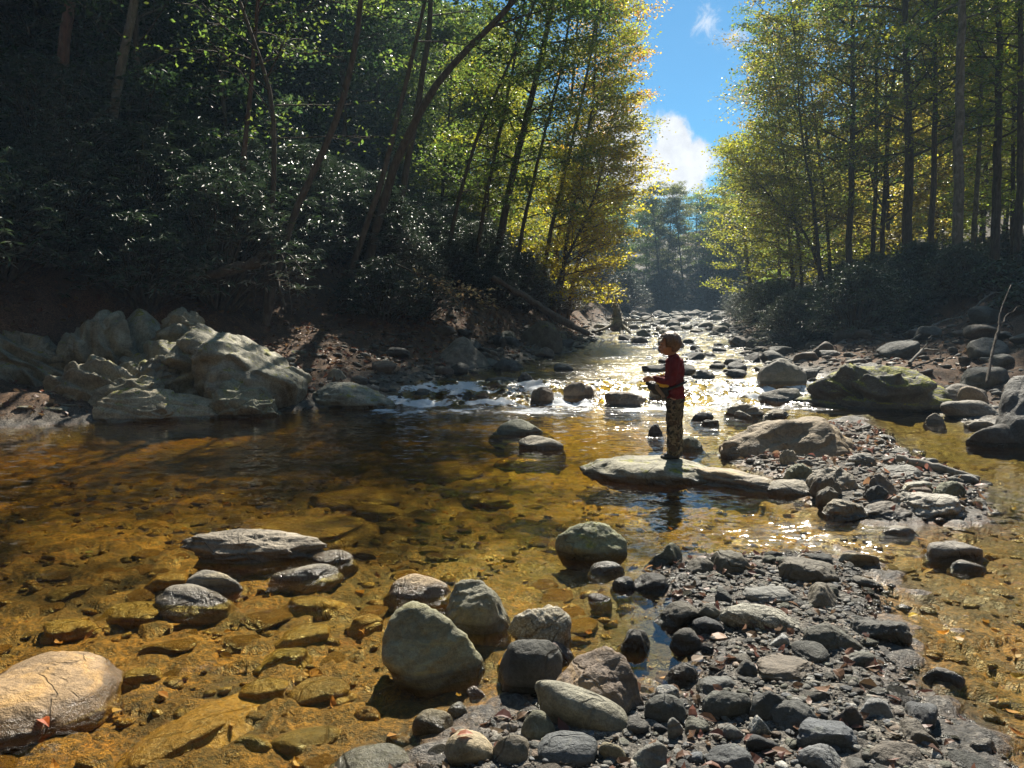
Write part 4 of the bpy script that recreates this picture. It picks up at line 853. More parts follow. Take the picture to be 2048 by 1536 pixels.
# right bank
RT = dict(sub=8, per=24, lsize=.15, spread=.31)
photo_tree('broadleaf_tree', [(1912, 622), (1914, 470), (1917, 300), (1921, 120), (1924, -60)], 23.5, 23, 19, 'tall straight pale trunk with bare roots at the edge of the right bank', 'bark_pale', GREEN, 60, start=.45, nb=34, blen=3.2, **RT)
for i, (x0, y0, x1, y1, Yd, dia, lab, b) in enumerate([
    (1815, 520, 1810, -60, 31, 28, 'thick dim trunk left of the pale one on the right bank', 'bark'), (1860, 545, 1872, -60, 30, 17, 'dim trunk just left of the tall pale one', 'bark'),
    (1698, 510, 1706, -60, 36, 19, 'straight dim trunk deep in the right forest, left of the thick one', 'bark'), (1745, 540, 1752, 60, 38, 13, 'thin dim trunk between two thicker ones in the right forest', 'bark'),
    (1990, 500, 1996, -60, 30, 24, 'thick dim trunk near the right edge of the photo', 'bark'), (1945, 500, 1965, 100, 33, 14, 'slanting dim trunk between the pale one and the right edge', 'bark_pale'),
    (2035, 520, 2040, -60, 28, 20, 'dim trunk cut by the right edge of the photo', 'bark'), (1640, 520, 1600, 250, 38, 11, 'slim trunk leaning left at the front of the right forest', 'bark'),
    (1660, 530, 1625, 200, 40, 11, 'slim trunk leaning left beside its like in the right forest', 'bark'), (1600, 500, 1560, 280, 42, 9, 'slim leaning stem nearest the river in the right forest', 'bark')]):
    photo_tree('broadleaf_tree', [(x0, y0), (x0 * .6 + x1 * .4 + 4, y0 * .6 + y1 * .4), (x1, y1)], Yd, dia * .8, 17 if dia > 12 else 12, lab, b, [GREEN, YGREEN, YGREEN][i % 3], 70 + i, start=.3, nb=44, blen=3.2, bias=(-.2, -.1, 0), **RT)
for i, (pts, Yd, tot, lab, c, kw) in enumerate([
    ([(1630, 520), (1630, 380), (1640, 240), (1660, 100), (1690, -20)], 46, 21, 'tall yellow green tree whose crown edges the strip of sky on the right', (.24, .22, .03), dict(blen=4.4, nb=60, start=.2)),
    ([(1585, 540), (1575, 440), (1565, 390)], 44, 8.0, 'spreading yellow tree leaning over the water from the right bank', (.26, .25, .022), dict(blen=3.4, nb=54, start=.12)),
    ([(1650, 560), (1620, 480), (1585, 430), (1550, 405)], 40, 7.0, 'low leaning tree with a long bough over the river on the right', YGREEN, dict(blen=3.0, nb=50, start=.25)),
    ([(1500, 560), (1490, 480), (1482, 420)], 52, 9, 'small yellow green tree under the sky at the right of the gap', YGREEN, dict(blen=3.0, nb=44, start=.12)),
    ([(1640, 540), (1620, 340), (1600, 150), (1600, 0)], 42, 18, 'tawny crowned tree beside the tall one at the right of the sky', (.25, .19, .035), dict(blen=4.0, nb=56, start=.25)),
    ([(1560, 555), (1552, 400), (1546, 280), (1542, 200)], 56, 16.5, 'feathery pale tree that leans into the sky from the right', (.20, .17, .04), dict(blen=2.7, nb=44, start=.3))]):
    photo_tree('yellow_tree', pts, Yd, 9, tot, lab, 'bark', c, 90 + i, bias=(-.28, -.15, -.02), sub=9, per=26, lsize=.15, spread=.31, **kw)

# --- the forest behind: a few kinds, copied
rngF = np.random.default_rng(5)
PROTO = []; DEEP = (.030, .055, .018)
def proto(H, r0, seed, lean=0.0, **kw):
    rng = np.random.default_rng(seed); n = 7
    path = np.stack([np.linspace(0, lean, n) + rng.normal(0, .12, n) * np.arange(n) / n, rng.normal(0, .15, n) * np.arange(n) / n, np.linspace(-.4, H, n)], 1)
    tb, cr = grow(path, r0, rng, **kw); t = tb.mesh('trunk'); t.materials.append(M['bark']); cr.materials.append(M['leaf']); return t, cr
P_TALL = [proto(20, .145, 301, start=.18, nb=66, blen=3.6, sub=8, per=42, lsize=.17, spread=.36), proto(18, .12, 302, 1.2, start=.14, nb=56, blen=3.4, sub=8, per=42, lsize=.17, spread=.36), proto(16, .105, 303, 2.0, start=.10, nb=56, blen=3.2, sub=8, per=42, lsize=.17, spread=.36)]
P_FULL = [proto(13, .12, 304, 1.6, start=.10, nb=60, blen=3.2, sub=8, per=40, lsize=.16, spread=.31), proto(10, .10, 305, 1.4, start=.08, nb=52, blen=2.8, sub=8, per=40, lsize=.16, spread=.31)]
FIRST = {}
def forest(x, y, kinds, key, label, group, col, sc=1.0):
    t, cr = kinds[int(rngF.integers(len(kinds)))]; z = gz(x, y) - .1; rot = float(rngF.uniform(0, 6.28))
    e = empty('forest_tree', (x, y, z), label, 'tree', group); e.rotation_euler = (0, 0, rot); e.scale = (sc,) * 3
    a = link_mesh('trunk', t, None, e); c = link_mesh('crown', cr, None, e)
    j = rngF.uniform(.8, 1.25); c.color = (col[0] * j, col[1] * j * rngF.uniform(.92, 1.08), col[2] * j, 1); return e
def scatter(n, xr, yr, ok, mind, tries=4000):
    out = []
    for _ in range(tries):
        if len(out) >= n: break
        x, y = rngF.uniform(*xr), rngF.uniform(*yr)
        if ok(x, y) and all((x - a) ** 2 + (y - b) ** 2 > mind ** 2 for a, b in out): out.append((x, y))
    return out
def PX(x, y, r): return 1024 + 1538 * (x + r) / y
def sunlit_path(x, y, r=2.9):
    # the sun reaches the outcrop and the pool through an opening in the trees here
    for tx, ty in ((-4.6, 13), (-5.8, 13), (-7, 13.3), (-3, 9), (-1, 10), (-4, 9.5)):
        u = (x - tx) * math.sin(SUN_AZ) + (y - ty) * math.cos(SUN_AZ); v = (x - tx) * math.cos(SUN_AZ) - (y - ty) * math.sin(SUN_AZ)
        if 4 < u < 23 and abs(v) < r: return True
    return False
def view(x, y, m=38): return y > 3 and abs(math.degrees(math.atan2(x, y))) < m
for x, y in scatter(46, (-45, 6), (19, 85), lambda x, y: view(x, y) and XL(y) - x > (5 if y > 30 else 6.5) and XL(y) - x < 34 and PX(x, y, 4.6) < 1270 and not sunlit_path(x, y), 3.0):
    near = XL(y) - x < 10
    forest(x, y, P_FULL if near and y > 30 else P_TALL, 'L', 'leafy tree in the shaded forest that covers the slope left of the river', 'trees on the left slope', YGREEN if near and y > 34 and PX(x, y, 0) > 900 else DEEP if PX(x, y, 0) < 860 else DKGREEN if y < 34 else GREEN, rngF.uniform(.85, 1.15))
for x, y in scatter(62, (-46, -4), (17, 75), lambda x, y: view(x, y) and XL(y) - x > 9 and PX(x, y, 4) < 1150 and not sunlit_path(x, y), 2.4):
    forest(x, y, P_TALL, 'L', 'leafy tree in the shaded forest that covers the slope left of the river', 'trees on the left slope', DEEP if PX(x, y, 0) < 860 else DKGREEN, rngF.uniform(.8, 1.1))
for x, y in scatter(40, (9, 62), (26, 88), lambda x, y: view(x, y, 40) and x - XR(y) > 5.5 and x - XR(y) < 36 and PX(x, y, -4.8) > 1430, 3.0):
    near = x - XR(y) < 11
    forest(x, y, P_FULL if near and y > 44 else P_TALL, 'R', 'leafy tree in the hazy forest on the right of the river', 'trees on the right slope', [(.24, .21, .03), (.17, .21, .03), YGREEN][int(rngF.integers(3))], rngF.uniform(.85, 1.15))
for x, y in scatter(60, (4, 44), (80, 112), lambda x, y: view(x, y) and (y > 86 or x < XL(y) - 2 or x > XR(y) + 2), 2.3):
    forest(x, y, P_FULL, 'F', 'distant hazy tree closing the valley beyond the river', 'trees far up the valley', [GREEN, DKGREEN, (.11, .12, .03)][int(rngF.integers(3))], rngF.uniform(.8, 1.1))

# --- evergreen thicket: whorls of narrow glossy leaves on crooked stems
def thicket(seed, r, h, nw, lsize, per=8, aspect=.28):
    rng = np.random.default_rng(seed); tb = Tubes(); C, Nn, D = [], [], []
    for i in range(nw):
        a, e = rng.uniform(0, 6.28), rng.uniform(.05, 1.4); rr = r * rng.uniform(.55, 1.05)
        tip = np.array([math.cos(a) * math.cos(e) * rr, math.sin(a) * math.cos(e) * rr, h * (.12 + .88 * math.sin(e)) * rng.uniform(.7, 1.05)])
        if i % 4 == 0:
            p = np.array([np.array([0, 0, -.2]) * (1 - t) + tip * t + np.array([0, 0, .25 * h * math.sin(t * 3.1)]) * .5 + rng.normal(0, .04, 3) for t in np.linspace(0, 1, 6)]); tb.add(p, np.linspace(.03, .007, 6), 4, False)
        n = per; b = np.arange(n) / n * 6.28 + rng.random(); droop = rng.uniform(-.55, .1)
        d = np.stack([np.cos(b), np.sin(b), np.full(n, droop) + rng.normal(0, .12, n)], 1)
        C.append(tip + d * lsize * .5 + rng.normal(0, .02, (n, 3))); D.append(d); Nn.append(np.stack([-d[:, 0] * droop, -d[:, 1] * droop, np.ones(n)], 1) + rng.normal(0, .3, (n, 3)))
    C, Nn, D = np.vstack(C), np.vstack(Nn), np.vstack(D)
    f = leaf_mesh('foliage', C, Nn, D, lsize * rng.uniform(.7, 1.2, len(C)), aspect, rng); st = tb.mesh('stem')
    f.materials.append(M['glossleaf']); st.materials.append(M['bark']); return st, f
TH = [thicket(1, 1.5, 2.1, 520, .17), thicket(2, 1.3, 1.6, 420, .16), thicket(3, 1.8, 2.6, 640, .18)]
FE = [thicket(4, .8, .7, 260, .16, 6, .42), thicket(5, .6, .5, 200, .14, 6, .5)]
def shrub(name, x, y, kinds, label, group, col, sc, cat='shrub', sink=.1):
    st, f = kinds[int(rngF.integers(len(kinds)))]; e = empty(name, (x, y, gz(x, y) - sink), label, cat, group)
    e.rotation_euler = (0, 0, float(rngF.uniform(0, 6.28))); e.scale = (sc,) * 3
    link_mesh('stem', st, None, e); c = link_mesh('foliage', f, None, e); j = rngF.uniform(.7, 1.3); c.color = (col[0] * j, col[1] * j, col[2] * j, 1)
for x, y in scatter(175, (-26, 4), (13, 46), lambda x, y: view(x, y, 37) and (5.0 if y > 15.5 or x > -4 else 6.6) < XL(y) - x < 20, 1.2):
    shrub('evergreen_shrub', x, y, TH, 'dark glossy leaved evergreen bush in the thicket on the left bank', 'evergreen thicket on the left bank', (.038, .068, .026), rngF.uniform(.8, 1.35))
for x, y in scatter(40, (-4, 8), (19, 60), lambda x, y: view(x, y, 37) and 1.6 < XL(y) - x < 6, 1.5):
    shrub('evergreen_shrub', x, y, TH, 'dark bush overhanging the left edge of the upper stream', 'bushes along the left edge of the upper stream', (.03, .05, .018), rngF.uniform(.7, 1.1))
for x, y in scatter(46, (-30, -2), (20, 60), lambda x, y: view(x, y, 37) and 12 < XL(y) - x < 28 and not sunlit_path(x, y, 1.5), 2.2):
    shrub('evergreen_shrub', x, y, TH[2:], 'tall dark evergreen bush between the trunks higher on the left slope', 'tall bushes on the left slope', (.038, .068, .026), rngF.uniform(1.4, 2.2))
for x, y in scatter(44, (8, 24), (22, 70), lambda x, y: view(x, y, 38) and 1.2 < x - XR(y) < 6, 1.5):
    shrub('leafy_bush', x, y, TH, 'dark green bush along the right edge of the upper stream', 'bushes along the right edge of the upper stream', (.05, .075, .02), rngF.uniform(.6, 1.1))
for x, y in scatter(75, (8, 34), (14, 60), lambda x, y: view(x, y, 38) and 5.6 < x - XR(y) < 17, 1.3):
    shrub('leafy_undergrowth_shrub', x, y, FE + TH[1:2], 'low leafy plant in the undergrowth on top of the right bank', 'undergrowth on the right bank', (.05, .075, .022), rngF.uniform(.9, 1.6), 'plant')
for x, y in scatter(16, (6, 34), (62, 92), lambda x, y: view(x, y) and XL(y) - 4 < x < XR(y) + 6 and (y > 80 or x < XL(y) or x > XR(y)), 2.0):
    shrub('evergreen_shrub', x, y, TH, 'dark bush at the far bend of the valley', 'bushes at the far bend', (.02, .035, .018), rngF.uniform(1.2, 2.0))
# ---------------------------------------------------------------- repeats: cobbles, stream rocks, bank rocks, gravel, leaves
rngS = np.random.default_rng(77)
def template(seed, sub, p, flat, rough, facets=7, asp=(1, .78, .55)):
    v, f = stone_verts(seed, sub, facets=facets, p=p, flat=flat, rough=rough); v = v * np.array(asp) * .5; v[:, 2] += asp[2] * .22
    return mesh_np('stone shape', v, f)
T_COB = [template(500 + i, 4, 7 + i % 5 * 4, (i % 3) * .12, .05, 6, (1, .62 + .05 * (i % 6), .36 + .05 * (i % 5))) for i in range(14)]
T_ROCK = [template(540 + i, 4, 11 + i % 4 * 5, (i % 3) * .12, .07, 8, (1, .7 + .05 * (i % 5), .42 + .06 * (i % 5))) for i in range(14)]
for k, me in enumerate(T_COB + T_ROCK): me.materials.append(M['stone'])
PAL = [(.18, .17, .15), (.135, .13, .11), (.10, .10, .088), (.12, .124, .128), (.24, .22, .18), (.16, .13, .10), (.22, .165, .12), (.30, .29, .26), (.08, .078, .072), (.15, .15, .11)]
def put(name, me, label, cat, group, x, y, z, size, col, tilt=.15, wl=None):
    o = link_mesh(name, me, None, None, (x, y, z)); o.scale = (size, size, size * float(rngS.uniform(.8, 1.15)))
    o.rotation_euler = (float(rngS.normal(0, tilt)), float(rngS.normal(0, tilt)), float(rngS.uniform(0, 6.28)))
    j = float(rngS.uniform(.8, 1.2)); o.color = (col[0] * j, col[1] * j, col[2] * j, float(WL(y)) + .018 if wl is None else wl)
    return tag(o, label, cat, group)
def free(x, y, r, occ): return all((x - a) ** 2 + (y - b) ** 2 > (r + c) ** 2 * .72 for a, b, c in occ)
def spots(n, xr, yr, ok, size, occ, tries=20000, grow=1.0):
    out = []
    for _ in range(tries):
        if len(out) >= n: break
        x, y = rngS.uniform(*xr), rngS.uniform(*yr); s = float(size())
        if ok(x, y) and free(x, y, s * .5 * grow, occ): out.append((x, y, s)); occ.append((x, y, s * .5 * grow))
    return out
def barsd(x, y, k): return float(poly_sd(np.array([x]), np.array([y]), BARS[k])[0])
occ = list(OCC)
for x, y, s in spots(120, (-.9, 3.2), (2.1, 5.4), lambda x, y: barsd(x, y, 0) > -.02, lambda: rngS.choice([rngS.uniform(.05, .09), rngS.uniform(.08, .19)], p=[.5, .5]), occ):
    put('cobble', T_COB[rngS.integers(14)], 'small rounded grey or brown cobble among its like on the near gravel bar', 'cobble', 'cobbles on the near gravel bar', x, y, gz(x, y), s, PAL[rngS.integers(10)])
for x, y, s in spots(60, (2, 6.5), (6, 11), lambda x, y: barsd(x, y, 1) > -.25, lambda: rngS.uniform(.08, .24), occ):
    put('cobble', T_COB[rngS.integers(14)], 'pale cobble among its like on the bar beside the boy', 'cobble', 'cobbles on the middle bar', x, y, gz(x, y), s, PAL[[0, 4, 5, 6, 7, 9][rngS.integers(6)]])
occ2 = list(OCC)
def insideR(x, y, m=-.3): return XL(y) - x < m and x - XR(y) < m
for x, y, s in spots(95, (-1, 20), (16.2, 75), lambda x, y: insideR(x, y, .6) and (y > 26 or rngS.random() < .45) and not (y < 27 and abs(x - (XL(y) + XR(y)) / 2) < 1.6 and rngS.random() < .7), lambda: rngS.uniform(.25, .7) * 1.0, occ2):
    s2 = s * (1 + max(0, y - 24) * .022); z = float(WL(y)) - s2 * .08
    put('rock', T_ROCK[rngS.integers(14)], 'grey rock among many in the bed of the upper stream', 'rock', 'rocks in the upper stream', x, y, z, s2, PAL[[0, 1, 4, 5, 2, 0, 4][rngS.integers(7)]])
for x, y, s in spots(30, (3.2, 8.5), (14.5, 28), lambda x, y: -3.6 < x - XR(y) < .2, lambda: rngS.uniform(.2, .62), occ2):
    put('rock', T_ROCK[rngS.integers(14)], 'dark wet rock in the glittering water near the slanted boulder', 'rock', 'rocks in the right half of the riffle', x, y, float(WL(y)) - .03, s, PAL[[1, 2, 8, 0, 5][rngS.integers(5)]])
for x, y, s in spots(70, (6, 16), (9.5, 30), lambda x, y: -.3 < x - XR(y) < 5.0 and (y > 13 or x > 6.6), lambda: rngS.uniform(.3, 1.0), occ2, grow=.7):
    put('rock', T_ROCK[rngS.integers(14)], 'shaded grey brown rock lying on the stony slope of the right bank', 'rock', 'rocks on the right bank', x, y, gz(x, y), s, PAL[[1, 5, 2, 0, 5][rngS.integers(5)]])
for x, y, s in spots(30, (-4, 6), (13, 40), lambda x, y: -.2 < XL(y) - x < 2.2 and x > -3.5, lambda: rngS.uniform(.25, .7), occ2, grow=.7):
    put('rock', T_ROCK[rngS.integers(14)], 'shaded rock at the foot of the left bank along the stream', 'rock', 'rocks along the left bank', x, y, gz(x, y), s, PAL[[1, 5, 2, 8, 9][rngS.integers(5)]])
occ3 = list(OCC)
OCH = [(.25, .13, .03), (.18, .10, .026), (.12, .065, .02), (.30, .18, .05), (.12, .075, .028), (.28, .135, .035), (.07, .055, .03), (.11, .11, .045), (.30, .25, .13)]
for x, y, s in spots(150, (-4.4, .6), (2.2, 7.5), lambda x, y: max(barsd(x, y, 0), -9) < -.12, lambda: rngS.uniform(.09, .30), occ3, grow=.8):
    put('drowned_stone', T_ROCK[rngS.integers(14)], 'golden brown stone under the clear water of the left shallows', 'stone', 'drowned stones in the left shallows', x, y, min(gz(x, y) + .004, -.025 - s * .14), s, OCH[rngS.integers(9)], .1).scale.z *= .5
for x, y, s in spots(60, (1.6, 6), (3.2, 9), lambda x, y: barsd(x, y, 0) < -.1 and barsd(x, y, 1) < -.1 and x > 1.6 + (y > 5) * .8, lambda: rngS.uniform(.08, .24), occ3, grow=.8):
    put('drowned_stone', T_ROCK[rngS.integers(14)], 'brown stone under the shallow water of the right channel', 'stone', 'drowned stones in the right channel', x, y, min(gz(x, y) + .004, -.02 - s * .14), s, OCH[rngS.integers(9)], .1).scale.z *= .5
# pebbles nobody could count
def pebbles(name, label, n, xr, yr, ok, smin, smax, pal, sub=1, zfun=None, wlf=None, cat='gravel'):
    x = rngS.uniform(*xr, n * 6); y = rngS.uniform(*yr, n * 6); z, dl, dr, bars, wl = land(x, y); keep = ok(x, y, z, dl, dr, bars, wl)
    x, y, z, wl = x[keep][:n], y[keep][:n], z[keep][:n], wl[keep][:n]; n = len(x)
    base = [stone_verts(900 + i, sub, facets=6, p=6, rough=.04)[0] for i in range(6)]; f = ico(sub)[1]; nv = len(base[0])
    s = smin * (smax / smin) ** (rngS.random(n) ** 1.6); B = np.stack(base)[rngS.integers(0, 6, n)]
    sc = np.stack([s, s * rngS.uniform(.6, .95, n), s * rngS.uniform(.3, .6, n)], 1) * .5
    V = B * sc[:, None]; a = rngS.uniform(0, 6.28, n); t = rngS.normal(0, .2, n)
    V[..., 2] += V[..., 0] * t[:, None]
    c, q = np.cos(a)[:, None], np.sin(a)[:, None]; X = V[..., 0] * c - V[..., 1] * q; Y = V[..., 0] * q + V[..., 1] * c
    zz = z if zfun is None else zfun(z, s, wl)
    V = np.stack([X + x[:, None], Y + y[:, None], V[..., 2] + (zz + sc[:, 2] * .35)[:, None]], -1).reshape(-1, 3)
    Fc = (f[None] + (np.arange(n) * nv)[:, None, None]).reshape(-1, 3)
    p = np.array(pal)[rngS.integers(0, len(pal), n)] * rngS.uniform(.65, 1.35, (n, 1)); col = np.concatenate([p, (wl + .012)[:, None]], 1)
    tag(link_mesh(name, mesh_np(name, V, Fc, True, {'tint': np.repeat(col, nv, 0)}), M['pebble']), label, cat, kind='stuff')
near = lambda x, y, z, dl, dr, b, wl: (b > -.12) & (y < 6)
pebbles('bar_gravel', 'small mixed pebbles between the cobbles of the near gravel bar', 5200, (-1.0, 3.4), (2.0, 5.6), near, .014, .055, PAL, 2)
pebbles('fine_gravel', 'fine dark grit between the stones of the near gravel bar', 12000, (-1.0, 3.4), (2.0, 5.6), near, .006, .016, PAL, 1)
pebbles('shingle_gravel', 'pale pebbles filling the middle bar', 2600, (1.8, 6.6), (5.8, 11.2), lambda x, y, z, dl, dr, b, wl: (b > -.15) & (y > 5.8), .03, .11, [PAL[i] for i in (0, 4, 6, 7, 5)], 1)
pebbles('streambed_gravel', 'golden pebbles covering the bed of the clear shallows', 6500, (-5, 5), (2.0, 8.5), lambda x, y, z, dl, dr, b, wl: (b < -.02) & (z < wl - .03), .02, .12, OCH + [(.38, .27, .09)], 1)
pebbles('stream_shingle_gravel', 'mixed stones of the upper stream and its margins', 3600, (-3, 22), (14.5, 76), lambda x, y, z, dl, dr, b, wl: (np.maximum(dl, dr) < 1.4) & (rngS.random(len(x)) < np.where(np.maximum(dl, dr) > -.9, .5, np.clip((y - 24) / 40, .03, 1))), .08, .42, [PAL[i] for i in (0, 1, 4, 5, 2)], 1, zfun=lambda z, s, wl: np.maximum(z, wl - s * .28))
pebbles('bank_shingle_gravel', 'mixed stones of the right bank', 2600, (6, 17), (9, 34), lambda x, y, z, dl, dr, b, wl: (dr > -.2) & (dr < 5.2), .06, .3, [PAL[i] for i in (1, 5, 2, 0)], 1)
pebbles('left_bank_shingle_gravel', 'mixed stones at the foot of the left bank', 1800, (-6, 6), (12, 36), lambda x, y, z, dl, dr, b, wl: (dl > -.3) & (dl < 3.0), .05, .26, [PAL[i] for i in (1, 5, 2, 9)], 1)
# fallen leaves
def curled_leaf_mesh(name, C, Nn, D, size, aspect, rng):
    """dead leaves with a pointed oval outline, folded along the midrib and curled"""
    n = len(C); Nn = Nn / np.linalg.norm(Nn, axis=1)[:, None]; D = D - Nn * (D * Nn).sum(1)[:, None]; D /= np.linalg.norm(D, axis=1)[:, None] + 1e-9; S = np.cross(Nn, D)
    s = size[:, None]; cu = rng.uniform(-.25, .35, (n, 1)); fo = rng.uniform(.0, .22, (n, 1)); w = rng.uniform(.38, .72, (n, 1))
    def P(t, q): return C + D * s * t + S * s * w * q + Nn * s * (cu * (4 * t * t - .3) + fo * abs(q) * 1.6)
    rows = [P(-.5, 0), P(-.25, -.38), P(-.27, 0), P(-.25, .38), P(.08, -.5), P(.05, 0), P(.08, .5), P(.32, -.26), P(.3, 0), P(.32, .26), P(.52, 0)]
    V = np.stack(rows, 1).reshape(-1, 3); o = (np.arange(n) * 11)[:, None]
    q = np.array([[2, 1, 4, 5], [3, 2, 5, 6], [5, 4, 7, 8], [6, 5, 8, 9]]); t = np.array([[0, 1, 2], [0, 2, 3], [8, 7, 10], [9, 8, 10]])
    return mesh_np(name, V, [(q[None] + o[..., None]).reshape(-1, 4), (t[None] + o[..., None]).reshape(-1, 3)], False, {'leaf': np.repeat(rng.random(n), 11)})
def litter(name, label, n, xr, yr, ok, size, col, lift=.012, tilt=.5):
    x = rngS.uniform(*xr, n * 6); y = rngS.uniform(*yr, n * 6); z, dl, dr, bars, wl = land(x, y); keep = ok(x, y, z, dl, dr, bars, wl)
    x, y, z = x[keep][:n], y[keep][:n], z[keep][:n]; n = len(x); e = .15
    gx = (land(x + e, y)[0] - z) / e; gy = (land(x, y + e)[0] - z) / e
    Nn = np.stack([-gx, -gy, np.ones(n)], 1); Nn = Nn / np.linalg.norm(Nn, axis=1)[:, None] + rngS.normal(0, tilt, (n, 3)) * [1, 1, .3]
    me = curled_leaf_mesh(name, np.stack([x, y, z + lift + rngS.random(n) * lift], 1), Nn, rngS.normal(0, 1, (n, 3)), size * rngS.uniform(.6, 1.25, n), .55, rngS)
    o = link_mesh(name, me, M['deadleaf']); o.color = (*col, 1); tag(o, label, 'leaves', kind='stuff')
litter('fallen_leaves', 'brown dead leaves carpeting the left bank', 26000, (-26, 6), (11, 44), lambda x, y, z, dl, dr, b, wl: dl > .5, .13, (.16, .085, .045), .02)
litter('bank_fallen_leaves', 'brown dead leaves scattered over the right bank', 9000, (6, 30), (9, 40), lambda x, y, z, dl, dr, b, wl: dr > .6, .12, (.15, .09, .05), .02)
litter('bar_fallen_leaves', 'russet leaves caught between stones of the near bar', 330, (-1.0, 3.4), (2.0, 5.6), lambda x, y, z, dl, dr, b, wl: (b > -.1) & (y < 6), .062, (.15, .085, .055), .012, .5)
litter('shingle_fallen_leaves', 'russet leaves caught between stones of the middle bar', 420, (1.8, 6.6), (5.8, 11.2), lambda x, y, z, dl, dr, b, wl: (b > -.1) & (y > 5.8), .085, (.19, .10, .06), .03, .6)

litter('drowned_leaves', 'brown and yellow leaves lying on the bed of the shallows', 500, (-4.5, 4.5), (2.0, 7.5), lambda x, y, z, dl, dr, b, wl: (b < -.05) & (z < wl - .03), .065, (.34, .19, .05), .02, .3)
# fine roots and dry grass hanging over the cut bank
def fringe(name, label, n, xr, yr, ok, ln, mat, droop):
    x = rngS.uniform(*xr, n * 8); y = rngS.uniform(*yr, n * 8); z, dl, dr, b, wl = land(x, y); k = ok(x, y, z, dl, dr); x, y, z = x[k][:n], y[k][:n], z[k][:n]; tb = Tubes()
    for i in range(len(x)):
        d = np.array([rngS.normal(.25, .5), rngS.normal(-.5, .4), rngS.uniform(.1, 1.0)]); p = curve_pts((x[i], y[i], z[i] - .02), d, ln * rngS.uniform(.4, 1.3), 5, rngS, (0, 0, droop), .14); tb.add(p, np.linspace(.009, .002, 6), 3, False)
    tag(link_mesh(name, tb.mesh(name), M[mat]), label, 'roots' if 'root' in name else 'grass', kind='stuff')
fringe('hanging_rootlets', 'fine roots hanging from the cut bank above the outcrop', 420, (-14, 2), (13, 24), lambda x, y, z, dl, dr: (dl > 4.6) & (dl < 7.2), .8, 'bark', -2.2)
fringe('right_hanging_rootlets', 'fine roots hanging from the cut right bank', 260, (9, 18), (13, 30), lambda x, y, z, dl, dr: (dr > 4.4) & (dr < 6), .7, 'bark', -2.2)
# ---------------------------------------------------------------- the boy, in his own frame: faces -X, his left side towards the camera, feet at z = 0
def blob_mesh(name, parts, voxel=.008, smooth=6, fac=.5):
    """one continuous surface grown over capsules (p0, r0, p1, r1) and ellipsoids (centre, radii)"""
    bm = bmesh.new(); d, f = ico(3)
    def addv(v, fs):
        vs = [bm.verts.new(q) for q in v]
        for t in fs: bm.faces.new([vs[i] for i in t])
    for q in parts:
        if len(q) == 2: addv(d * np.array(q[1]) + np.array(q[0]), f)
        else:
            a, ra, b, rb = np.array(q[0], float), q[1], np.array(q[2], float), q[3]
            ra = np.array(ra if np.ndim(ra) else [ra] * 3); rb = np.array(rb if np.ndim(rb) else [rb] * 3)
            n = max(2, int(np.linalg.norm(b - a) / .012))
            for k in range(n + 1):
                t = k / n; addv(ico(2)[0] * (ra * (1 - t) + rb * t) + a * (1 - t) + b * t, ico(2)[1])
    me = bpy.data.meshes.new(name + ' raw'); bm.to_mesh(me); bm.free()
    o = bpy.data.objects.new('raw', me); COL.objects.link(o)
    m = o.modifiers.new('r', 'REMESH'); m.mode = 'VOXEL'; m.voxel_size = voxel; m.use_smooth_shade = True
    s = o.modifiers.new('s', 'SMOOTH'); s.iterations = smooth; s.factor = fac
    dg = bpy.context.evaluated_depsgraph_get(); out = bpy.data.meshes.new_from_object(o.evaluated_get(dg)); out.name = name
    bpy.data.objects.remove(o); bpy.data.meshes.remove(me)
    for p in out.polygons: p.use_smooth = True
    return out
def wrinkle(me, amp, s, seed, az=1.0):
    v = np.empty(len(me.vertices) * 3, np.float32); me.vertices.foreach_get('co', v); v = v.reshape(-1, 3)
    n = np.empty(len(me.vertices) * 3, np.float32); me.vertices.foreach_get('normal', n); n = n.reshape(-1, 3)
    v = v + n * (fbm(v * np.array([1, 1, az]) * s, 3, seed) * amp)[:, None]; me.vertices.foreach_set('co', v.astype(np.float32).ravel()); me.update(); return me
def camo_mat():
    m, nt, out = new_mat('camouflage cloth'); tc = N(nt, 'ShaderNodeTexCoord'); v = tc.outputs['Object']
    a, b, c = NOISE(nt, v, 16, 3, .5, .6), NOISE(nt, v, 21, 3, .5, .9), NOISE(nt, v, 27, 3, .5, .7)
    col = MIX(nt, SMOOTH(nt, a, .49, .52), (.19, .165, .115), (.115, .105, .065))
    off = N(nt, 'ShaderNodeVectorMath', operation='ADD'); L(nt, v, off.inputs[0]); off.inputs[1].default_value = (3, 7, 1)
    b = NOISE(nt, off.outputs[0], 22, 3, .5, .9); col = MIX(nt, SMOOTH(nt, b, .53, .56), col, (.08, .055, .033))
    off2 = N(nt, 'ShaderNodeVectorMath', operation='ADD'); L(nt, v, off2.inputs[0]); off2.inputs[1].default_value = (9, 2, 5)
    c = NOISE(nt, off2.outputs[0], 26, 3, .5, .7); col = MIX(nt, SMOOTH(nt, c, .55, .58), col, (.03, .03, .024))
    principled(nt, out, Base_Color=col, Roughness=.9, Specular_IOR_Level=.2, Normal=BUMP(nt, NOISE(nt, v, 60, 3), .004)); return m
M['camo'] = camo_mat()
M['skin'] = simple_mat('skin', (.50, .29, .20), .5, .08, 30, .001, .4)
M['hair'] = simple_mat('dark blond hair', (.15, .085, .038), .38, .6, 70, .006, .5)
M['shirt'] = simple_mat('dark red cloth', (.16, .014, .015), .85, .2, 22, .004, .2)
M['boot'] = simple_mat('black boots', (.022, .02, .018), .55, .3, 30, .003, .4)
M['nylon'] = simple_mat('black nylon', (.018, .018, .019), .6, .3, 40, .003, .4)
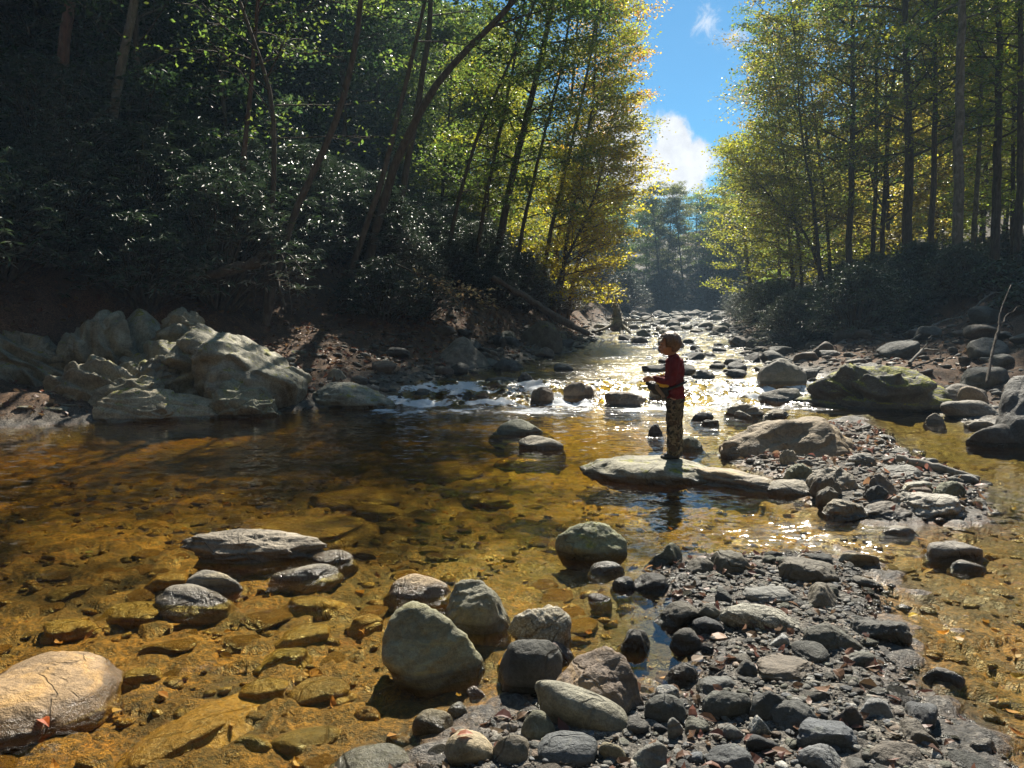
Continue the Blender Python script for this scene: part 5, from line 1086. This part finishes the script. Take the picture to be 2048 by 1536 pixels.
M['yellow'] = simple_mat('yellow plastic', (.62, .42, .015), .4, .12, 20, .001, .5)
M['eye'] = simple_mat('dark eye', (.02, .015, .012), .2, .1, 10, .0, .6)
M['brass'] = simple_mat('grey steel', (.35, .34, .32), .3, .1, 20, .0, .6)
def build_boy():
    fx, fy, _ = at(1343, 912, .17)
    rv = np.array([v.co[:] for v in BOYROCK.data.vertices]) + np.array(BOYROCK.location); zf = float(rv[(np.abs(rv[:, 0] - fx) < .12) & (np.abs(rv[:, 1] - fy) < .12), 2].max()) - .012; print('BOY', fx, fy, zf)
    W = Vector((fx, fy, zf)); rz = R(-4)
    SR = .085                                    # half the shoulder breadth to the arm's root
    hy = -.012
    head = (-.045, hy, 1.155)
    el_l, wr_l = (-.035, -.165, .79), (-.215, -.085, .815); el_r, wr_r = (-.03, .160, .80), (-.215, .045, .80)
    sh_l, sh_r = (.005, -.125, 1.00), (.012, .128, 1.00)
    body = [
        (head, (.088, .070, .092)), ((-.06, hy, 1.115), (.066, .058, .066)), ((-.102, hy, 1.082), (.028, .032, .024)),   # skull, jaw, chin
        ((-.122, hy, 1.150), .013, (-.141, hy, 1.128), .013), ((-.118, hy, 1.175), (.022, .048, .014)), ((-.126, hy, 1.104), (.016, .026, .012)),   # nose, brow, lips
        ((-.085, hy - .048, 1.118), (.03, .018, .028)), ((-.085, hy + .048, 1.118), (.03, .018, .028)),
        ((-.022, hy - .072, 1.135), (.018, .010, .028)), ((-.022, hy + .072, 1.135), (.018, .010, .028)),               # ears
        ((-.015, hy, 1.09), .040, (.005, 0, .98), .046),
        ((.01, 0, .95), (.07, .11, .08)), ((.015, 0, .82), (.065, .098, .13)), ((.02, 0, .66), (.075, .100, .10)),
        (sh_l, .036, el_l, .030), (el_l, .029, wr_l, .021), (sh_r, .036, el_r, .030), (el_r, .029, wr_r, .021),
        ((.01, -.055, .62), .068, (.0, -.058, .34), .046), ((.0, -.058, .34), .044, (.012, -.062, .06), .032), ((.012, -.062, .04), .032, (-.06, -.066, .03), .026),
        ((.035, .055, .62), .068, (.04, .06, .34), .046), ((.04, .06, .34), .044, (.06, .062, .06), .032), ((.06, .062, .04), .032, (-.02, .066, .03), .026)]
    def hand(w, sgn):
        w = np.array(w); d = np.array([-1, .18 * sgn * -1, -.10]); d /= np.linalg.norm(d); up = np.array([0, 0, 1.0]); side = np.cross(d, up)
        out = [(tuple(w), .019, tuple(w + d * .035), (.024, .015, .026))]; palm = w + d * .042
        for k in range(4):
            k0 = palm + up * (.019 - .0125 * k); ln = (.033, .037, .034, .027)[k]
            k1 = k0 + d * ln * .6 + side * sgn * .004; k2 = k1 + d * ln * .30 + side * sgn * .018 - up * .004; k3 = k2 - d * ln * .15 + side * sgn * .016
            out += [(tuple(k0), .0075, tuple(k1), .0068), (tuple(k1), .0068, tuple(k2), .006), (tuple(k2), .006, tuple(k3), .0055)]
        t0 = w + d * .018 + up * .020; t1 = t0 + d * .020 + up * .010 + side * sgn * .014; t2 = t1 + d * .018 + side * sgn * .012 - up * .004
        out += [(tuple(t0), .009, tuple(t1), .0078), (tuple(t1), .0078, tuple(t2), .0065)]
        return out
    body += hand(wr_l, -1) + hand(wr_r, 1)
    me = blob_mesh('person', body, .0052, 3, .4)
    o = link_mesh('person', me, M['skin']); o.location = W; o.rotation_euler = (0, 0, rz)
    tag(o, 'boy in dark red long sleeved shirt and camouflage trousers standing on the long rock', 'person')
    # hair: a cap that leaves the face free, cut straight round the ears, in locks
    d, f = ico(5); v = d * np.array([.119, .102, .114])
    ang = np.arctan2(d[:, 1], -d[:, 0])
    face = sstep(.30, .62, -d[:, 0]); low = np.where(-d[:, 0] > .35, .035 + .02 * face, np.where(-d[:, 0] > -.15, -.040, -.085))
    v[:, 2] = np.maximum(v[:, 2], low * 1.0)
    locks = fbm(np.stack([np.cos(ang) * 8, np.sin(ang) * 8, d[:, 2] * 1.3], 1), 4, 5); v = v * (1 + .085 * locks)[:, None] + [.002, 0, .004]
    v[:, 0] += np.where(d[:, 2] < -.2, -.006, 0)
    rough = fbm(v * 90, 2, 8); v = v + d * (rough * .003)[:, None]
    link_mesh('hair', mesh_np('hair', v + np.array(head) + [.006, 0, .012], f), M['hair'], o)
    for s in (-1, 1):
        ev = ico(2)[0] * [.006, .009, .006] + np.array([-.121, hy + s * .032, 1.152]); link_mesh('eye', mesh_np('eye', ev, ico(2)[1]), M['eye'], o)
    shirt = [((.005, 0, 1.035), (.062, .072, .030)), ((.01, 0, .985), (.085, .140, .055)), ((.014, 0, .93), (.090, .132, .10)), ((.018, 0, .82), (.086, .118, .13)), ((.022, 0, .70), (.096, .122, .10)), ((.025, 0, .635), (.104, .126, .05)),
             ((.062, 0, .90), (.055, .10, .10)),
             (sh_l, .052, el_l, .042), (el_l, .041, (-.195, -.090, .813), .030), (sh_r, .052, el_r, .042), (el_r, .041, (-.195, .052, .80), .030)]
    link_mesh('shirt', wrinkle(blob_mesh('shirt', shirt, .009, 5, .5), .016, 15, 3), M['shirt'], o)
    tr = [((.028, 0, .60), (.098, .118, .085)),
          ((.012, -.058, .58), (.088, .075, .09), (.0, -.064, .34), (.072, .066, .07)), ((.0, -.064, .34), (.072, .066, .07), (.010, -.066, .085), (.070, .066, .05)),
          ((.042, .058, .58), (.086, .075, .09), (.045, .062, .34), (.070, .066, .07)), ((.045, .062, .34), (.070, .066, .07), (.062, .066, .085), (.068, .066, .05))]
    link_mesh('trousers', wrinkle(blob_mesh('trousers', tr, .010, 4, .5), .022, 13, 6, .8), M['camo'], o)
    for x0, y0 in ((.012, -.066), (.060, .066)):
        b = [((x0 + .012, y0, .052), (.050, .040, .05)), ((x0 + .03, y0, .025), (.038, .038, .024), (x0 - .10, y0 - .004, .022), (.036, .040, .022)), ((x0 - .055, y0, .038), (.05, .038, .030))]
        link_mesh('boot', blob_mesh('boot', b, .007, 3, .5), M['boot'], o)
    # belt round the waist, over the shirt
    tb = Tubes(); a = np.linspace(0, 2 * np.pi, 33); tb.add(np.stack([.022 + np.cos(a) * .108, np.sin(a) * .128, .745 + np.cos(a) * .045], 1), np.full(33, .014), 6, False)
    link_mesh('strap', tb.mesh('strap'), M['nylon'], o)
    # the open stripping bag at his belly: dark basket, pocket, yellow box inside
    bag = empty('fishing_bag', W, 'black open fishing bag with a yellow flap hanging at the waist of the boy', 'bag'); bag.rotation_euler = (0, 0, rz)
    sh = [((-.13, -.02, .70), (.085, .095, .055)), ((-.185, -.02, .735), (.075, .085, .05)), ((-.09, -.02, .66), (.06, .085, .05)), ((-.235, -.015, .765), (.035, .065, .030)), ((-.095, -.06, .72), (.05, .06, .05))]
    link_mesh('pouch', wrinkle(blob_mesh('pouch', sh, .008, 4, .5), .018, 22, 9), M['nylon'], bag)
    link_mesh('yellow_flap', wrinkle(blob_mesh('yellow_flap', [((-.10, -.118, .765), (.055, .012, .020), (-.155, -.105, .775), (.03, .012, .012)), ((-.10, -.112, .745), (.05, .012, .016))], .005, 3, .4), .006, 30, 2), M['yellow'], bag)
    link_mesh('yellow_lid', blob_mesh('yellow_lid', [((-.14, -.06, .845), (.035, .03, .014)), ((-.115, -.06, .855), (.022, .03, .014))], .005, 2, .4), M['yellow'], bag)
    link_mesh('inner_panel', blob_mesh('inner_panel', [((-.175, -.105, .735), (.018, .010, .03), (-.105, -.110, .645), (.018, .010, .02))], .006, 2, .4), simple_mat('tan webbing', (.24, .19, .15), .8), bag)
    tb = Tubes(); tb.add([(-.12, -.10, .66), (-.123, -.102, .60), (-.121, -.10, .555)], [.0022, .002, .002], 4); tb.add([(-.121, -.1, .56), (-.121, -.1, .535)], [.006, .005], 6)
    link_mesh('hanging_cord', tb.mesh('hanging_cord'), M['brass'], bag)
build_boy()
# ---------------------------------------------------------------- dead wood, roots and boughs
M['deadwood'] = bark_mat('weathered dead wood', (.20, .185, .16), (.34, .315, .27), .3)
def wood(name, label, cat, pts, rads, mat='deadwood', k=8, group=None, extra=()):
    P = np.array(pts, float); t = np.linspace(0, 1, len(P)); tt = np.linspace(0, 1, max(8, len(P) * 5))
    Q = np.stack([np.interp(tt, t, P[:, i]) for i in range(3)], 1)
    for _ in range(3): Q[1:-1] = (Q[:-2] + 2 * Q[1:-1] + Q[2:]) / 4
    r = np.interp(tt, np.linspace(0, 1, len(rads)), rads); rng = np.random.default_rng(hash_str(label) % 9999)
    Q[1:-1] += rng.normal(0, 1, (len(Q) - 2, 3)) * (r[1:-1, None] * .16); r = r * (1 + .12 * rng.normal(0, 1, len(r)))
    tb = Tubes(); o0 = Q[0].copy(); tb.add(Q - o0, r, k)
    for e, er in extra:
        E = np.array(e, float); te = np.linspace(0, 1, 9); E = np.stack([np.interp(te, np.linspace(0, 1, len(E)), E[:, i]) for i in range(3)], 1); E[1:-1] += rng.normal(0, .02, (7, 3)); tb.add(E - o0, np.linspace(er, er * .35, 9), 5)
    return tag(link_mesh(name, tb.mesh(name), M[mat], None, tuple(o0)), label, cat, group)
wood('driftwood_log', 'pale straight driftwood pole lying on the middle bar into the right channel', 'log', [(*at(1795, 922, .10)[:2], .13), (*at(1880, 942, .06)[:2], .09), (*at(1958, 958, .02)[:2], .02)], [.035, .04, .028])
wood('dead_branch', 'thin dead branch leaning upright against the right bank', 'branch', [atY(1974, 765, 13.5), atY(1985, 700, 14), atY(1998, 655, 14.4), atY(2000, 625, 14.6), atY(2022, 570, 15)], [.028, .025, .022, .016, .008], 'bark', extra=[([atY(1998, 655, 14.4), atY(2012, 630, 14.6), atY(2040, 612, 14.8)], .016)])
wood('fallen_log', 'grey fallen trunk sloping down the left bank above the stream', 'log', [atY(985, 555, 22), atY(1060, 600, 22), atY(1120, 640, 21.5), atY(1178, 668, 21)], [.08, .10, .10, .08], 'bark')
wood('fallen_log', 'dim fallen trunk lying across the brown bank above the outcrop', 'log', [atY(520, 522, 16.2), atY(430, 548, 16), atY(330, 570, 15.8), atY(250, 592, 15.6)], [.12, .11, .09, .07], 'bark')
sx = atY(1236, 650, 40)
wood('driftwood_stump', 'grey driftwood stump with splayed roots on the far left bank', 'stump', [atY(1228, 600, 40), atY(1234, 625, 40), atY(1238, 655, 40)], [.10, .22, .45], extra=[([atY(1236, 640, 40), atY(1255, 660, 39), atY(1275, 682, 38)], .12), ([atY(1236, 640, 40), atY(1215, 655, 39), atY(1190, 665, 38.5)], .14), ([atY(1238, 640, 40), atY(1258, 640, 40), atY(1290, 640, 40), atY(1310, 630, 40)], .07), ([atY(1240, 650, 40), atY(1245, 680, 38), atY(1262, 700, 37)], .10)])
def R_(x, y, Y): return atY(x, y, Y)
wood('exposed_roots', 'tangle of bare roots hanging down the cut bank below the slim trunks', 'roots', [R_(548, 490, 17.3), R_(545, 530, 17), R_(560, 575, 16.6), R_(572, 625, 16.3)], [.10, .06, .035, .014], 'bark', extra=[
    ([R_(548, 500, 17.2), R_(530, 540, 16.9), R_(512, 580, 16.6), R_(508, 620, 16.4)], .035), ([R_(552, 495, 17.2), R_(575, 540, 16.8), R_(580, 590, 16.5), R_(584, 630, 16.2)], .03),
    ([R_(545, 500, 17.2), R_(500, 520, 16.9), R_(470, 545, 16.7), R_(440, 552, 16.5)], .04), ([R_(556, 495, 17.2), R_(590, 520, 17), R_(612, 560, 16.8), R_(600, 600, 16.6)], .022), ([R_(548, 500, 17.2), R_(552, 560, 16.7), R_(548, 610, 16.3)], .02)])
wood('exposed_roots', 'pale bare roots spreading from the foot of the tall pale trunk on the right bank', 'roots', [R_(1912, 612, 23.3), R_(1908, 632, 23), R_(1890, 660, 22.5), R_(1888, 705, 21.8)], [.16, .09, .04, .02], 'bark_pale', extra=[
    ([R_(1914, 620, 23.2), R_(1935, 635, 22.9), R_(1965, 632, 22.6)], .07), ([R_(1910, 622, 23.2), R_(1890, 632, 22.9), R_(1872, 628, 22.7)], .06), ([R_(1912, 626, 23), R_(1905, 660, 22.5), R_(1900, 690, 22)], .03), ([R_(1915, 622, 23.2), R_(1930, 650, 22.8), R_(1948, 665, 22.5)], .035)])
rb = random.Random(4)
for i in range(12):
    x, y = rb.uniform(8, 14), rb.uniform(11, 24)
    if not 1.0 < x - float(XR(y)) < 6: continue
    a, l = rb.uniform(-.7, .9), rb.uniform(.7, 2.2); p = [(x + math.cos(a) * l * t, y + math.sin(a) * l * t, gz(x + math.cos(a) * l * t, y + math.sin(a) * l * t) + .10 + .18 * math.sin(t * 3)) for t in (0, .4, .7, 1)]
    wood('dead_branch', 'dead branch lying among the stones of the right bank', 'branch', p, [.035, .03, .022, .01], group='dead branches on the right bank', extra=[([p[1], (p[1][0] + .25, p[1][1] + .1, p[1][2] + .3)], .014)])
# bough with tan leaves over the left bank
def bough():
    rng = np.random.default_rng(8); P = np.array([atY(792, 528, 17), atY(835, 548, 16.8), atY(890, 572, 16.5), atY(950, 588, 16.2), atY(1012, 606, 16)])
    o0 = P[0].copy(); e = empty('overhanging_bough', tuple(o0), 'slender bough of dry tan leaves hanging over the dark left bank', 'branch'); tb = Tubes(); Q = P - o0
    tb.add(Q, [.022, .016, .012, .009, .004], 5); C, D = [], []
    for i in range(26):
        t = rng.uniform(.6, 4); b = Q[int(min(t, 3))] + (Q[int(min(t, 3)) + 1] - Q[int(min(t, 3))]) * (t - int(min(t, 3))); d = np.array([rng.uniform(.1, 1), rng.normal(0, .8), rng.normal(-.1, .25)]); tp = curve_pts(b, d, rng.uniform(.25, .75), 4, rng, (0, 0, -.3), .12); tb.add(tp, np.linspace(.006, .002, 5), 3, False)
        for q in range(11): C.append(tp[rng.integers(1, 5)] + rng.normal(0, .05, 3)); D.append(d + rng.normal(0, .6, 3))
    C, D = np.array(C), np.array(D); f = leaf_mesh('foliage', C, rng.normal(0, .4, (len(C), 3)) + [0, 0, 1], D, .095 * rng.uniform(.7, 1.2, len(C)), .5, rng)
    link_mesh('branch', tb.mesh('branch'), M['bark'], e); c = link_mesh('foliage', f, M['leaf'], e); c.color = (.30, .22, .10, 1)
bough()
px_stone('boulder', 'stump like boulder thick with sunlit yellow moss on the left bank by the fallen trunk', (1035, 590, 1092, 672), (.12, .11, .05), z=.8, dr=.9, sub=5, mat='stone_moss', p=8, rough=.09, bury=1.0)
# leaves one can point at
def one_leaf(label, p, size, col, nrm=(0, 0, 1), d=(1, .2, 0), seed=1):
    rng = np.random.default_rng(seed); me = curled_leaf_mesh('fallen_leaf', np.zeros((1, 3)), np.array([nrm], float), np.array([d], float), np.array([size]), .5, rng)
    o = link_mesh('fallen_leaf', me, M['deadleaf'], None, p); o.color = (*col, 1); tag(o, label, 'leaf')
def on_top(x, y, lift=.01):
    dg = bpy.context.evaluated_depsgraph_get(); z0 = 5.0
    for _ in range(6):
        hit, loc, nrm, idx, ob, mat = scene.ray_cast(dg, Vector((x, y, z0)), Vector((0, 0, -1)))
        if not hit: return gz(x, y) + lift
        if ob.name.split('.')[0] in ('haze', 'water', 'crown'): z0 = loc.z - .001; continue
        return loc.z + lift
bpy.context.view_layer.update()
for lab, px, py, z, sz, col, kw in [('bright orange leaf lying on the large smooth orange boulder', 85, 1408, .1, .085, (.55, .13, .02), dict(d=(1, -.7, 0))),
    ('upright brown leaf stuck between the speckled boulder and the dark one', 1008, 1262, .1, .11, (.36, .16, .05), dict(nrm=(.2, -1, .1), d=(-.3, .1, 1))),
    ('curled brown leaf on the flat tan stone at the bottom edge', 930, 1492, .08, .06, (.26, .12, .06), {}),
    ('round tan leaf lying in front of the slate slab', 1643, 1390, .06, .075, (.30, .19, .11), {}),
    ('large crumpled dead leaf on the gravel beside the blue reflection', 1440, 1262, .06, .11, (.28, .17, .10), {}),
    ('orange leaf at the water edge right of the gravel bar', 1885, 1268, .01, .075, (.50, .17, .02), {}), ('yellow leaf floating right of the gravel bar', 1915, 1278, .008, .075, (.55, .36, .03), {}),
    ('yellow leaf at the waterline below the humped rock', 1828, 1232, .02, .07, (.55, .36, .02), {}), ('small yellow leaf floating in the amber pool', 178, 1106, .006, .06, (.55, .45, .08), {})]:
    x, y, _ = at(px, py, z); one_leaf(lab, (x, y, on_top(x, y) if z > .04 else z + .004), sz, col, seed=hash_str(lab) % 999, **kw)
# ---------------------------------------------------------------- haze in the valley's air
def build_haze(dens=.0012):
    bm = bmesh.new(); bmesh.ops.create_cube(bm, size=1.0); me = bpy.data.meshes.new('haze'); bm.to_mesh(me); bm.free()
    o = bpy.data.objects.new('haze', me); COL.objects.link(o); o.location = (0, 0, 26); o.scale = (350, 350, 74)
    m, nt, out = new_mat('hazy air'); v = N(nt, 'ShaderNodeVolumePrincipled'); v.inputs['Color'].default_value = (.50, .74, 1, 1); v.inputs['Density'].default_value = dens; v.inputs['Anisotropy'].default_value = 0.0
    L(nt, v.outputs[0], out.inputs['Volume']); me.materials.append(m); tag(o, 'thin bluish sunlit haze filling the valley', 'haze', kind='stuff')
build_haze()
